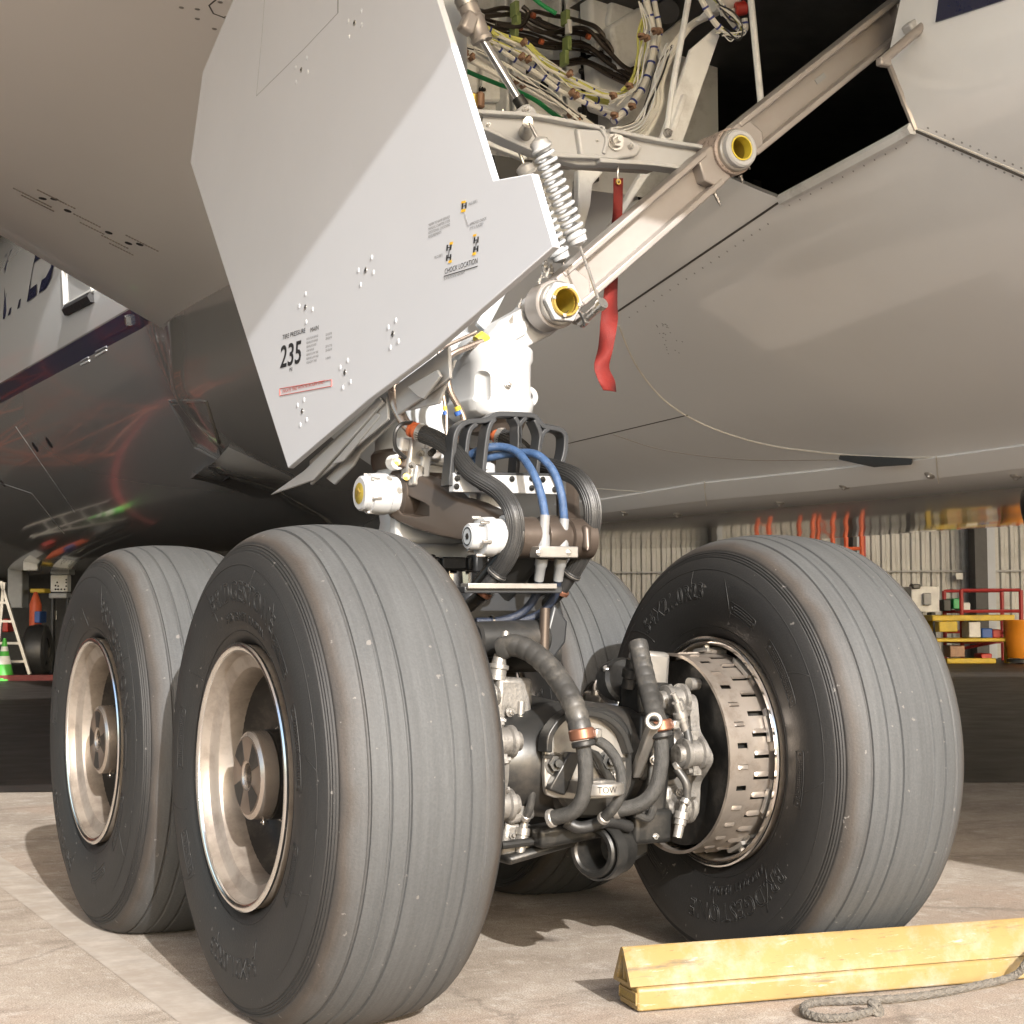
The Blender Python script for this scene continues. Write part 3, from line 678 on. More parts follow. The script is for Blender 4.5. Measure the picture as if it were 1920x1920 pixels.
PISTON = small('piston_housing', lambda b: (b.lathe([(.0, .050), (.012, .050), (.016, .041), (.048, .040), (.053, .046), (.066, .046), (.070, .030), (.088, .028), (.092, .012)], (0, 0, 0), (1, 0, 0), 28),
        b.box((.022, .050, 0), (.028, .03, .024)), b.cyl((.035, .052, 0), (.048, .052, 0), .009, n=6), b.box((.022, -.05, 0), (.028, .03, .024)), b.cyl((.035, -.052, 0), (.048, -.052, 0), .009, n=6)), 'cast')
ROTOR = small('brake_disc', lambda b: b.lathe([(.20, .285), (.362, .285), (.366, .24), (.366, .14), (.20, .14)], (0, 0, 0), (1, 0, 0), 64, closed=True), 'dark_steel')
PIN = small('wear_pin', lambda b: (b.cyl((0, 0, 0), (-.055, 0, 0), .020, .017, n=18), b.cyl((-.055, 0, 0), (-.066, 0, 0), .034, n=24, ch=.003), b.cyl((-.066, 0, 0), (-.070, 0, 0), .02, n=16)), 'alu')
FERR = small('ferrule', lambda b: b.lathe([(0, .016), (.010, .016), (.012, .022), (.026, .022), (.030, .017), (.05, .015)], (0, 0, 0), (1, 0, 0), 6), 'steel')

def put(name, me, parent, M): # sub-part with a local matrix under a part
    o = bpy.data.objects.new(name, me); COL.objects.link(o); o.parent = parent; o.matrix_local = M; return o
T_, RX = Matrix.Translation, lambda a: Matrix.Rotation(a, 4, 'X')
def wheel(x, y, spin, inner, label, brake=True):
    W = bpy.data.objects.new('wheel', WM2['wheel']); COL.objects.link(W)
    Mw = T_((x, y, ZC)) @ (Matrix.Rotation(math.pi, 4, 'Z') if inner else Matrix.Identity(4)); W.matrix_world = Mw; WM[W.name] = Mw; adopt(W, AIR); W['label'] = label
    I = Matrix.Identity(4); S_ = RX(R(spin))
    put('tyre', TYRE, W, I)
    for me in letters(1 if inner else -1, spin): put('lettering', me, W, I)
    for s_ in (-1, 1): put('mould_lines', MARKS[s_], W, S_); put('rim_lip', WM2['lip%d' % s_], W, I)
    for nm in ('web', 'hub_cap', 'hub_face', 'hub_sector', 'bearing_ring', 'axle_end'): put(nm, WM2[nm], W, S_)
    for k in range(9): put('web_pocket', WM2['web_pocket'], W, RX(2*math.pi*k/9) @ S_)
    if not inner:
        for k in range(10):
            put('bolt', BOLT, W, RX(2*math.pi*k/10+.2) @ T_((-.128, .122, 0)) @ Matrix.Scale(.6, 4))
        put('clip', CLIPM, W, RX(R(255)) @ T_((-.185, .128, 0)))
        put('data_plate', small('data_plate', lambda b: b.prism([Vector((-.2285, math.cos(R(a))*r, math.sin(R(a))*r)) for r, aa in ((.3255, range(238, 252, 2)), (.3295, range(250, 236, -2))) for a in aa], (-.0015, 0, 0)), 'rim_dark'), W, I)
    if not brake: return W
    B = bpy.data.objects.new('brake', CARRIER); COL.objects.link(B); B.matrix_world = Mw; WM[B.name] = Mw; adopt(B, AIR)
    put('heat_shield', SHIELD, B, I); put('brake_disc', ROTOR, B, I)
    for k in range(30):
        a = 2*math.pi*(k*4+.5)/120
        if random.random() < .8: put('louvre', LOUVRE, B, RX(a+.035+math.pi/2-math.pi/2) @ RX(-math.pi/2) @ T_((.2715, 0, .3055)))
        if random.random() < .7: put('louvre', LOUVRE, B, RX(a+.105) @ RX(-math.pi/2) @ T_((.340, 0, .3055)) @ Matrix.Scale(.7, 4))
    for k in range(9): put('clamp_segment', TAB, B, RX(2*math.pi*k/9+.1))
    for k in range(7):
        put('piston_housing', PISTON, B, RX(2*math.pi*k/7+.3) @ T_((.424, 0, .205)))
    for k in range(14): put('bolt', BOLT, B, RX(2*math.pi*k/14+.1) @ T_((.43, 0, .150)) @ Matrix.Rotation(math.pi, 4, 'Z') @ Matrix.Scale(.8, 4))
    for a in (62, 128): put('wear_pin', PIN, B, RX(R(a) * (1)) @ T_((.40, .245, 0)))
    return W
wheel(0, 0, 8, False, 'near wheel with worn grey tread and tan dished rim')
wheel(0, LY, 52, False, 'wheel behind the near one with its tan rim in sun')
wheel(TX, 0, 12, True, 'right hand wheel showing its black inner wall and brake')
wheel(TX, LY, 70, True, 'half hidden wheel behind the brake hoses')

# ================================================================== bogie
BX, BY = TX/2, LY/2
b = MB(); b.lathe([(0, .12), (.02, .135), (.10, .150), (.16, .160), (.24, .172), (.36, .172), (.44, .160), (.50, .150), (.58, .135), (.60, .12)], (BX-.30, 0, ZC), (1, 0, 0), 56)
b.cyl((.28, 0, ZC), (BX-.28, 0, ZC), .118, n=40); b.cyl((BX+.28, 0, ZC), (TX-.28, 0, ZC), .118, n=40)
b.build('axle', 'axle_dark', AIR, label='dark axle between the near wheel and the right hand brake')
b = MB(); b.lathe([(0, .12), (.10, .150), (.24, .172), (.36, .172), (.50, .150), (.60, .12)], (BX-.30, LY, ZC), (1, 0, 0), 48); b.cyl((.28, LY, ZC), (BX-.28, LY, ZC), .118, n=32); b.cyl((BX+.28, LY, ZC), (TX-.28, LY, ZC), .118, n=32)
b.build('axle', 'axle_dark', AIR)
def rr_poly(cx, cz, hw, hh, rad, y, n=6):
    out = []
    for sx, sz, a0 in ((1, 1, 0), (-1, 1, 90), (-1, -1, 180), (1, -1, 270)):
        for k in range(n+1):
            a = R(a0+90*k/n); out.append(Vector((cx+sx*(hw-rad)+rad*math.cos(a), y, cz+sz*(hh-rad)+rad*math.sin(a))))
    return out
b = MB(); b.loft([rr_poly(BX, ZC+.0, .125, .15, .11, -.175), rr_poly(BX, ZC, .132, .158, .11, -.165), rr_poly(BX, ZC, .135, .165, .11, .12), rr_poly(BX, ZC+.02, .15, .175, .11, .5), rr_poly(BX, ZC+.02, .15, .175, .11, 1.03), rr_poly(BX, ZC, .135, .165, .11, 1.4), rr_poly(BX, ZC, .12, .15, .11, 1.70)])
beam = b.build('bogie_beam', 'axle_dark', AIR)
# ================================================================== shock strut and torque links
def bar(b, p0, p1, w_, h_, up=(0, 0, 1)):
    p0, p1 = Vector(p0), Vector(p1); d = (p1-p0); L = d.length; d.normalize(); up = Vector(up); u = (up-d*up.dot(d)).normalized(); s_ = d.cross(u)
    M = Matrix((d, s_, u)).transposed(); b.box((p0+p1)/2, (L, w_, h_), M); return b
def sweep(b, pts, wv, dv):
    # rectangular section swept along a polyline: wv = half width in the plane, dv = depth vector
    pts = [Vector(p) for p in pts]; dv = Vector(dv); rings = []
    for i, p in enumerate(pts):
        t = (pts[min(i+1, len(pts)-1)]-pts[max(i-1, 0)]).normalized(); n_ = t.cross(dv).normalized()*wv
        rings.append([p-n_-dv/2, p+n_-dv/2, p+n_+dv/2, p-n_+dv/2])
    b.loft(rings); return b
def bolt_at(parent, p, ax, r=.010, h=.008, m='steel', name='bolt'):
    b = MB(); p = Vector(p); ax = Vector(ax).normalized(); b.cyl(p, p+ax*h*.25, r*1.35, n=16); b.cyl(p+ax*h*.25, p+ax*h, r, n=6); b.cyl(p+ax*h, p+ax*h*1.7, r*.5, n=8); return b.build(name, m, parent)
OUT = Vector((-.42, -.9, 0))                                     # roughly outwards on the aft outboard side

SB = BX-.06
b = MB(); b.lathe([(1.60, .18), (1.615, .20), (1.99, .20), (2.03, .18), (2.05, .12), (3.9, .12)], (SB, BY, 0), (0, 0, 1), 72)
strut = b.build('shock_strut', 'strut_grey', AIR, label='pale grey shock strut behind the white door')
b = MB(); b.lathe([(1.575, .205), (1.60, .214), (1.628, .214), (1.64, .204)], (SB, BY, 0), (0, 0, 1), 64); b.build('gland_ring', 'bronze', strut)
b = MB(); b.lathe([(1.25, .15), (1.27, .18), (1.36, .19), (1.40, .182), (1.45, .19), (1.575, .195)], (SB, BY, 0), (0, 0, 1), 64); b.build('lower_collar', 'white', strut)
b = MB(); b.lathe([(.98, .13), (1.255, .13)], (SB, BY, 0), (0, 0, 1), 56); b.build('piston', 'chrome', strut)
b = MB(); b.lathe([(.80, .20), (.90, .22), (.96, .205), (.985, .185)], (SB, BY, 0), (0, 0, 1), 40); b.box((BX, BY, .80), (.34, .36, .22)); b.build('fork', 'axle_dark', strut, .02)
# black cable connector skirt round the collar foot
b = MB()
for k in range(7):
    a = R(190+24*k); c_ = Vector((SB+math.cos(a)*.195, BY+math.sin(a)*.195, 1.255)); b.box(c_, (.085, .05, .042), Matrix.Rotation(a+math.pi/2, 3, 'Z'))
    if k % 2 == 0: b.box(c_+Vector((math.cos(a), math.sin(a), 0))*.02, (.055, .05, .058), Matrix.Rotation(a+math.pi/2, 3, 'Z'))
b.build('connector_skirt', 'black_rubber', strut, .006)
# ribbed lugs on the collar
for px, py, y, sz in ((800, 870, .50, (.16, .08, .16)), (870, 880, .48, (.18, .06, .10)), (905, 915, .40, (.05, .10, .16)), (815, 985, .52, (.30, .06, .12)), (930, 940, .42, (.10, .08, .14)), (850, 925, .47, (.20, .05, .10))):
    b = MB(); b.box(P(px, py, y=y), sz); b.build('collar_lug', 'white', strut, .014)

# white side housing for the brace
hc = P(920, 715, y=.40); z0, z1 = P(920, 782, y=.40).z, P(920, 652, y=.40).z
def rrxy(c_, hx, hy, rad, z, n=6):
    out = []
    for sx, sy, a0 in ((1, 1, 0), (-1, 1, 90), (-1, -1, 180), (1, -1, 270)):
        for k in range(n+1):
            a = R(a0+90*k/n); out.append(Vector((c_.x+sx*(hx-rad)+rad*math.cos(a), c_.y+sy*(hy-rad)+rad*math.sin(a), z)))
    return out
b = MB(); hcc = Vector((hc.x+.012, hc.y+.03, 0)); zs = [(z0-.006, .090), (z0+.010, .112), (z0+.045, .118), (z0+.06, .108), (lerp(z0, z1, .5), .106), (z1-.06, .108), (z1-.045, .116), (z1-.012, .116), (z1, .102)]
b.loft([rrxy(hcc, w_, .135, .07, z) for z, w_ in zs]); hous = b.build('brace_housing', 'white', AIR, .004)
boolean_cut = MB(); q = P(893, 722, y=.3); boolean_cut.box((q.x+.012, hcc.y-.135, q.z), (.082, .09, .10))
cm = boolean_cut.mesh('c'); bmx = bmesh.new(); bmx.from_mesh(cm); bmesh.ops.bevel(bmx, geom=bmx.edges[:], offset=.022, segments=4, affect='EDGES', profile=.5); bmx.to_mesh(cm); bmx.free()
boolean(hous, cm); hous.data.shade_smooth(); hous.data.set_sharp_from_angle(angle=R(38))
bolt_at(hous, P(952, 722, y=hcc.y-.137), (0, -1, 0), .009, .012)
b = MB(); e0 = P(988, 745, y=.36); b.ring(e0-Vector((0, .018, 0)), e0+Vector((0, .018, 0)), .034, .015, 28, .004); b.build('lug_eye', 'white', hous)
b = MB(); b.lathe([(z0-.05, .085), (z0-.012, .10), (z0-.004, .095)], (hcc.x+.02, hcc.y, 0), (0, 0, 1), 40); b.build('seal_ring', 'bronze', hous)
# arm from the housing up to the brace
b = MB(); arm = Q([(893, 660), (940, 600), (985, 575), (1010, 548), (1062, 560), (1072, 600), (1035, 628), (988, 652), (984, 664)], .415); b.prism(arm, (0, .10, 0)); b.build('brace_arm', 'white', hous, .016, 3)
b = MB(); b.prism(Q([(925, 640), (960, 606), (1000, 598), (985, 628), (960, 642)], .407), (0, .012, 0)); b.build('arm_web', 'white', hous, .004)
b = MB(); b.lathe([(z1-.004, .108), (z1+.012, .104), (z1+.03, .088)], (hcc.x+.0, hcc.y, 0), (0, 0, 1), 40); b.build('housing_cap', 'white', hous)
b = MB(); b.prism(Q([(893, 605), (935, 540), (950, 548), (912, 622)], .52), (.02, .05, 0)); b.build('door_link', 'strut_grey', AIR, .004)
b = MB(); b.tube(Q([(895, 640), (903, 632), (912, 640)], .36), .020, 10); b.build('yellow_boot', 'yellow_bulb', AIR)

# upper torque link: two arms and the apex
def armpoly(pts, xa, xb, mirror=False):
    out = []
    for px, py in pts:
        x = lerp(xa, xb, (px-715)/230); p = P(px, py, x=x)
        if mirror: p = Vector((lerp(1.14, .86, max(0, min(1, (px-715)/230))), p.y, p.z))
        out.append(p)
    return out
ARM = [(712, 928), (716, 902), (731, 882), (752, 882), (785, 893), (815, 910), (850, 932), (880, 941), (905, 953), (935, 968), (958, 985), (960, 1020), (930, 1035), (870, 1016), (820, 1006), (775, 992), (740, 978), (718, 958)]
for mir in (False, True):
    b = MB(); b.prism(armpoly(ARM, .415, .60, mir), (.075 if not mir else -.075, 0, 0)); tl = b.build('torque_link', 'bronze', AIR, .014, 3, label='brown upper torque link arm below the hose bracket' if not mir else None)
    if not mir:
        hole = [(741, 946), (746, 930), (760, 928), (795, 944), (803, 950), (802, 967), (778, 969), (752, 964)]
        c_ = MB(); c_.prism([p-Vector((.2, 0, 0)) for p in armpoly(hole, .415, .60)], (.245, 0, 0)); cm = c_.mesh('c'); boolean(tl, cm); tl.data.shade_smooth(); tl.data.set_sharp_from_angle(angle=R(30))
        TL = tl
def xcyl(name, px, py, y, prof, m, parent, n=40):
    o = P(px, py, y=y); b = MB(); b.lathe(prof, o, (1, 0, 0), n); return b.build(name, m, parent)
n1 = P(705, 926, y=.50)
def castle(name, o, prof, m, parent, slots=6, rs=.06):
    b = MB(); b.lathe(prof, o, (1, 0, 0), 40)
    ob = b.build(name, m, parent); 
    for k in range(slots):
        a = 2*math.pi*k/slots+.3; s_ = MB(); s_.box(o+Vector((prof[0][0]+.036, math.cos(a)*rs, math.sin(a)*rs)), (.03, .010, .010), Matrix.Rotation(a, 3, 'X')); s_.build('nut_tab', 'alu', ob, .002)
    return ob
nut = castle('pivot_nut', n1, [(-.058, .030), (-.058, .050), (-.052, .056), (-.030, .057), (-.028, .064), (.005, .067), (.030, .067), (.034, .063), (.065, .063)], 'white', TL, 6, .062)
b = MB(); b.lathe([(-.0590, .0), (-.0595, .032), (-.0585, .034)], n1, (1, 0, 0), 32); b.build('nut_bore', 'ochre', nut)
b = MB(); b.lathe([(-.0625, .0), (-.0625, .012), (-.056, .02)], n1+Vector((0, .004, .003)), (1, 0, 0), 4); b.build('pin_end', 'gold', nut)
xcyl('pivot_boss', 712, 926, .50, [(.05, .070), (.056, .082), (.20, .082)], 'bronze', TL)
n2 = P(888, 1006, y=.05)
nut = castle('pivot_nut', n2, [(-.020, .016), (-.020, .036), (-.014, .040), (.018, .040), (.020, .058), (.060, .060), (.064, .054), (.098, .056), (.100, .066), (.118, .068)], 'white', TL, 6, .058)
b = MB(); b.lathe([(-.0215, .010), (-.0215, .030), (-.0200, .032), (-.020, .012)], n2, (1, 0, 0), 32, closed=True); b.build('nut_face', 'strut_grey', nut)
b = MB(); b.lathe([(-.0222, .024), (-.0226, .0245), (-.0226, .0275), (-.0222, .028)], n2, (1, 0, 0), 32, closed=True); b.build('nut_groove', 'ink', nut)
b = MB(); b.lathe([(-.0226, .0), (-.0226, .010), (-.021, .0105)], n2, (1, 0, 0), 6); b.build('nut_socket', 'rim_dark', nut)
b = MB(); b.lathe([(.110, .056), (.112, .074), (.130, .076), (.134, .058)], n2, (1, 0, 0), 40); b.build('washer', 'dark_steel', TL)
b = MB(); b.lathe([(.13, .050), (.14, .062), (.20, .064), (.206, .052), (.225, .052), (.23, .066), (.27, .070), (.30, .066), (.305, .052), (.315, .052), (.32, .062), (.40, .062), (.41, .045)], n2, (1, 0, 0), 40); b.build('apex_pin', 'bronze', TL)
b = MB(); b.box(n2+Vector((.355, -.02, .0)), (.028, .11, .08)); b.build('apex_lug', 'bronze', TL, .02, 3)
# lower torque link
lo = Vector((BX, .50, .96))
for s_ in (-1, 1):
    b = MB(); a0 = n2+Vector((.24+s_*.04, .02, -.02)); a1 = lo+Vector((s_*.17, 0, 0)); bar(b, a0, a1, .06, .13, (0, -1, 1)); b.build('lower_link', 'axle_dark', AIR, .02)
b = MB(); b.cyl(lo+Vector((-.25, 0, 0)), lo+Vector((.25, 0, 0)), .065, n=28); b.build('lower_pivot', 'axle_dark', AIR)
# dark pitch-trimmer housing and brackets between wheels and strut
b = MB(); b.prism(Q([(880, 1105), (960, 1100), (1050, 1108), (1062, 1160), (1055, 1200), (1010, 1230), (890, 1215), (870, 1150)], .20), (0, .12, 0)); b.build('trim_housing', 'dark_paint', AIR, .02, 3)
b = MB(); b.cyl(P(890, 1200, y=.10), P(1020, 1195, y=.10), .055, n=32, ch=.008); b.build('trim_cylinder', 'axle_dark', AIR)
b = MB(); b.cyl(P(1022, 1140, y=.05), P(1018, 1262, y=.05), .016, n=16); b.build('trim_rod', 'bronze', AIR)
b = MB(); b.prism(Q([(1040, 1130), (1066, 1165), (1062, 1205), (1030, 1248), (1018, 1210)], .15), (0, .05, 0)); b.build('trim_plate', 'dark_paint', AIR, .01)
b = MB(); b.box(P(955, 1099, y=.0), (.30, .05, .016)); lt = b.build('link_bracket', 'alu', AIR, .002)
b = MB(); b.box(P(955, 1106, y=.02), (.33, .06, .02)); b.build('bracket_base', 'dark_paint', lt, .003)

# ================================================================== hose bracket, hoses, tubes on the strut
BKY = .20; DV = (0, .055, 0)
rail = MB(); r0, r1 = P(846, 905, y=BKY-.02), P(1057, 911, y=BKY-.02)
bar(rail, r0, r1, .035, .058); hb = rail.build('hose_bracket_rail', 'white', AIR, .003)
b = MB(); bar(b, P(846, 891, y=BKY-.01)+Vector((0, 0, .004)), P(1060, 894, y=BKY-.01)+Vector((0, 0, .004)), .06, .008); b.build('rail_flange', 'dark_paint', hb, .002)
comb = [(838, 912), (843, 860), (847, 822), (855, 803), (872, 792), (903, 790), (918, 783), (930, 778), (985, 780), (998, 784), (1012, 800), (1040, 806), (1051, 814), (1054, 826), (1052, 850), (1046, 872)]
b = MB(); sweep(b, spline(Q(comb, BKY), 3), .0085, DV); fr = b.build('hose_guard', 'dark_paint', AIR, .003, label='dark grey comb shaped guard frame over the hoses')
for leg in ([(899, 895), (906, 830), (912, 800), (922, 786)], [(962, 893), (967, 830), (967, 800), (958, 783)], [(962, 893), (967, 830), (967, 800), (980, 784)], [(1000, 893), (1005, 840), (1007, 815), (996, 788)], [(1005, 840), (1011, 815), (1022, 805)], [(866, 880), (870, 830), (876, 806), (888, 796)]):
    b = MB(); sweep(b, spline(Q(leg, BKY), 3), .0075, DV); b.build('guard_leg', 'dark_paint', fr, .003)
for px, py in ((857, 897), (856, 912), (902, 915), (960, 898), (997, 897), (997, 915), (1040, 918), (1018, 899)): bolt_at(hb, P(px, py, y=BKY-.04), (0, -1, 0), .007, .006, 'dark_steel')
for px, py, sz in ((905, 930, (.035, .05, .16)), (920, 950, (.07, .03, .14)), (880, 925, (.03, .05, .10))):
    b = MB(); b.box(P(px, py, y=BKY+.06), sz); b.build('rail_strut', 'white', hb, .006)

def hose(name, pts, r, m, parent=AIR, ribs=0.0, rr=1.06, n=14, long=0, label=None, sub=8):
    c_ = spline(Q(pts), sub); b = MB(); b.tube(c_, r, n)
    h = b.build(name, m, parent, label=label)
    if long:    # lengthwise braid ridges joined to the hose's skin
        b = MB(); prev = None
        for k in range(long):
            pp = []
            prev = None
            for i, p in enumerate(c_):
                t = (c_[min(i+1, len(c_)-1)]-c_[max(i-1, 0)]).normalized()
                if prev is None: a_, _, _ = b.frame(t)
                else: a_ = (prev-t*prev.dot(t)).normalized()
                prev = a_; bb = t.cross(a_); an = 2*math.pi*k/long; pp.append(p+(a_*math.cos(an)+bb*math.sin(an))*r*.99)
            b.tube(pp, r*.07, 5)
        o = b.build('hose_ridges', m, h); o['kind'] = 'stuff'
    return h, c_
h1, c1 = hose('brake_hose', [(788, 812, .34), (822, 826, .28), (856, 852, .20), (885, 888, .12), (935, 921, .05), (962, 960, .0), (966, 1005, .0), (952, 1045, .02), (932, 1075, .06)], .0265, 'black_rubber', long=22, label='thick black ribbed hose looping left of the blue pair')
h2, c2 = hose('brake_hose', [(937, 817, .36), (970, 835, .32), (1005, 866, .25), (1045, 880, .15), (1085, 898, .06), (1108, 938, .02), (1110, 985, .02), (1094, 1035, .06), (1072, 1075, .10)], .0265, 'black_rubber', long=22, label='thick black ribbed hose looping right of the blue pair')
for h_, a_, e_ in ((h1, (932, 1075, .06), (902, 1116, .10)), (h2, (1072, 1075, .10), (1048, 1112, .14))):
    p0, p1 = P(*a_[:2], y=a_[2]), P(*e_[:2], y=e_[2])
    b = MB(); b.cyl(p0, p1, .022, n=20); b.build('hose_end', 'black_rubber', h_)
    b = MB(); b.ring(p0.lerp(p1, -.08), p0.lerp(p1, .14), .0315, .02, 24, .003); b.build('sleeve', 'black_rubber', h_)
    b = MB(); b.ring(p0.lerp(p1, .0), p0.lerp(p1, .03), .0325, .02, 24); b.build('clip_band', 'alu', h_)
    b = MB(); b.ring(p0.lerp(p1, .78), p0.lerp(p1, .98), .0285, .016, 24, .003); b.build('hose_clamp', 'copper', h_)
    b = MB(); b.tube([p1, p1+(p1-p0)*.4+Vector((0, .05, -.01)), p1+(p1-p0)*.6+Vector((0, .16, -.03))], .02, 12); b.build('hose_tail', 'dark_steel', h_)
for h_, q_ in ((h1, (778, 807, .36)), (h2, (928, 813, .38))):
    p = P(q_[0], q_[1], y=q_[2]); d = (c1[1]-c1[0]).normalized()
    b = MB(); b.lathe([(-.022, .018), (-.016, .026), (-.008, .026), (-.006, .02), (.004, .02), (.006, .028), (.016, .028), (.02, .022)], p, d, 20); b.build('coupling', 'orange', h_)
    b = MB(); b.ring(p+d*.018, p+d*.034, .030, .02, 24); b.build('band', 'alu', h_)
    b = MB(); b.tube(spline([p-d*.02, p-d*.05+Vector((0, .0, .02)), p-d*.065+Vector((-.005, .02, .08)), p-d*.06+Vector((-.01, .04, .20))], 6), .019, 14); b.build('feed_pipe', 'tube_bronze', h_)
bl = [[(872, 858, .30), (905, 842, .24), (940, 838, .20), (972, 850, .14), (1000, 888, .06), (1015, 930, .02), (1022, 968, .0)], [(880, 866, .30), (925, 856, .24), (965, 850, .18), (1005, 852, .10), (1035, 880, .04), (1052, 925, .0), (1058, 975, .0)]]
for pts, side in zip(bl, ('left', 'right')):
    h_, c_ = hose('sensor_hose', pts, .0130, 'blue_hose', label='blue braided hose, %s one of the pair' % side)
    ex, ey = pts[-1][0], pts[-1][1]
    b = MB(); b.lathe([(0, .0150), (.055, .0155), (.06, .018), (.10, .022), (.103, .026), (.118, .026)], P(ex, ey-2, y=0), (P(ex-4, 1026, y=0)-P(ex, ey, y=0)), 18); b.build('boot', 'boot_grey', h_)
    k0, k1 = P(ex-6, 1046, y=.0), P(ex-12, 1088, y=.03)
    b = MB(); b.lathe([(0, .019), (.025, .019), (.03, .016), ((k1-k0).length, .015)], k0, k1-k0, 18); b.build('boot', 'boot_grey', h_)
    tail = [(ex-12, 1088, .03), (ex-18, 1118, .06), (ex-45, 1150, .10), (ex-85, 1164, .12), (ex-130, 1166, .13)]
    b = MB(); b.tube(spline(Q(tail), 8), .0125, 12); b.build('lower_hose', 'navy_hose', h_)
    q = P(ex-100, 1164, y=.12); b = MB(); b.ring(q-Vector((.004, 0, 0)), q+Vector((.004, 0, 0)), .0165, .01, 18); b.build('clip_band', 'chrome', h_)
b = MB(); k0, k1 = P(1002, 1035, y=-.02), P(1075, 1036, y=-.02); bar(b, k0, k1, .06, .034); ck = b.build('clamp_block', 'alu', AIR, .003, label='bright metal clamp block holding the blue hoses')
for px in (1010, 1067): bolt_at(ck, P(px, 1036, y=-.051), (0, -1, 0), .007, .006)
# rigid hydraulic tubes with colour bands
for pts, r, bp in (([(893, 622), (882, 628), (830, 652), (823, 662), (824, 690), (834, 758), (837, 776), (837, 820)], .0062, (834, 762)), ([(905, 640), (880, 650), (848, 664), (838, 678), (838, 700), (845, 735), (866, 774), (872, 800), (873, 835)], .0105, (857, 762))):
    b = MB(); b.tube(spline(Q(pts, .33), 6), r, 10); tb = b.build('hydraulic_tube', 'tube_bronze', AIR)
    for dz, m in ((0, 'yellow_bulb'), (9, 'blue')):
        q, q2 = P(bp[0], bp[1]+dz, y=.33), P(bp[0]+(3 if r > .008 else 1), bp[1]+dz+7, y=.33); b = MB(); b.cyl(q, q2, r*1.12, n=12); b.build('colour_band', m, tb)
q = P(870, 838, y=.33); b = MB(); b.cyl(q+Vector((0, 0, -.03)), q+Vector((0, 0, .035)), .019, n=6); b.build('tube_nut', 'copper', AIR, .002)
b = MB(); b.tube(spline(Q([(760, 858, .40), (742, 840, .36), (741, 812, .34), (752, 796, .34), (772, 792, .36)]), 8), .0065, 8); b.build('bond_lead', 'black_rubber', AIR)
# small castings on the strut's aft face
for px, py, y, sz, m in ((775, 862, .42, (.055, .05, .13), 'alu'), (758, 850, .43, (.05, .03, .10), 'bronze'), (800, 848, .44, (.09, .05, .05), 'alu'), (795, 870, .40, (.035, .04, .10), 'white'), (770, 838, .44, (.10, .06, .045), 'white'), (830, 858, .46, (.14, .05, .06), 'white'), (782, 892, .40, (.04, .04, .07), 'alu')):
    b = MB(); b.box(P(px, py, y=y), sz, Matrix.Rotation(.15, 3, 'Y')); b.build('sensor_bracket', m, strut, .008)
for px, py in ((790, 850), (772, 872), (808, 850), (745, 866), (762, 894), (812, 846)): bolt_at(strut, P(px, py, y=.36), (-.3, -1, 0), .008, .012, 'gold' if px < 770 else 'dark_steel')
b = MB(); b.cyl(P(735, 868, y=.47), P(748, 866, y=.42), .025, n=20, ch=.004); b.build('plug', 'box_white', strut) if 'box_white' in MATS else None
# ================================================================== the strut door
DH = -ray(-640, 1010).normalized()                               # along the door, pointing right in the picture
DA = P(800, 650, x=.33)                                          # a point of its outer face
DVv = Vector((.035, 0, 1)); DVv = (DVv-DH*DVv.dot(DH)).normalized(); DN = DH.cross(DVv); DN = DN if DN.x < 0 else -DN
def D(px, py, lift=0.0):
    v = ray(px, py); t = (DA-CAM).dot(DN)/v.dot(DN); return CAM + v*t + DN*lift
DOOR = [(470, -80), (800, -80), (820, 0), (925, 338), (997, 325), (1037, 462), (800, 668), (690, 750), (540, 878), (357, 305), (380, 135)]
b = MB(); b.prism([D(*q) for q in DOOR], -DN*.022); door = b.build('gear_door', 'door_white', AIR, .003, 2, label='large white gear door with tyre pressure lettering')
b = MB(); b.prism([D(*q, -.020) for q in [(490, -80), (790, -80), (900, 330), (980, 345), (1010, 450), (800, 640), (560, 830), (385, 300), (402, 140)]], -DN*.02); b.build('inner_skin', 'white', door, .004)
# stiffening fins along its lower edge
for pts in ([(482, 926), (562, 898), (690, 752), (682, 742), (545, 880)],):
    b = MB(); b.prism([D(*q, -.05) for q in pts], -DN*.012); b.build('lower_lip', 'white', door, .003)
for pts, lf in (([(560, 893), (575, 905), (610, 868), (622, 845), (690, 778), (705, 745), (690, 757)], -.10), ([(700, 742), (712, 765), (770, 752), (800, 668), (745, 715)], -.09), ([(590, 868), (612, 862), (680, 775), (672, 770)], -.06), ([(735, 722), (790, 690), (796, 702), (765, 745), (755, 742)], -.05)):
    b = MB(); b.prism([D(*q, lf) for q in pts], -DN*.010); b.build('stiffener', 'white', door, .003)
b = MB(); bar(b, D(700, 748, -.08), D(798, 674, -.08), .10, .012, DN); b.build('stiffener', 'white', door, .003)
b = MB(); bar(b, D(548, 884, -.07), D(690, 758, -.07), .09, .010, DN); b.build('stiffener', 'white', door, .003)
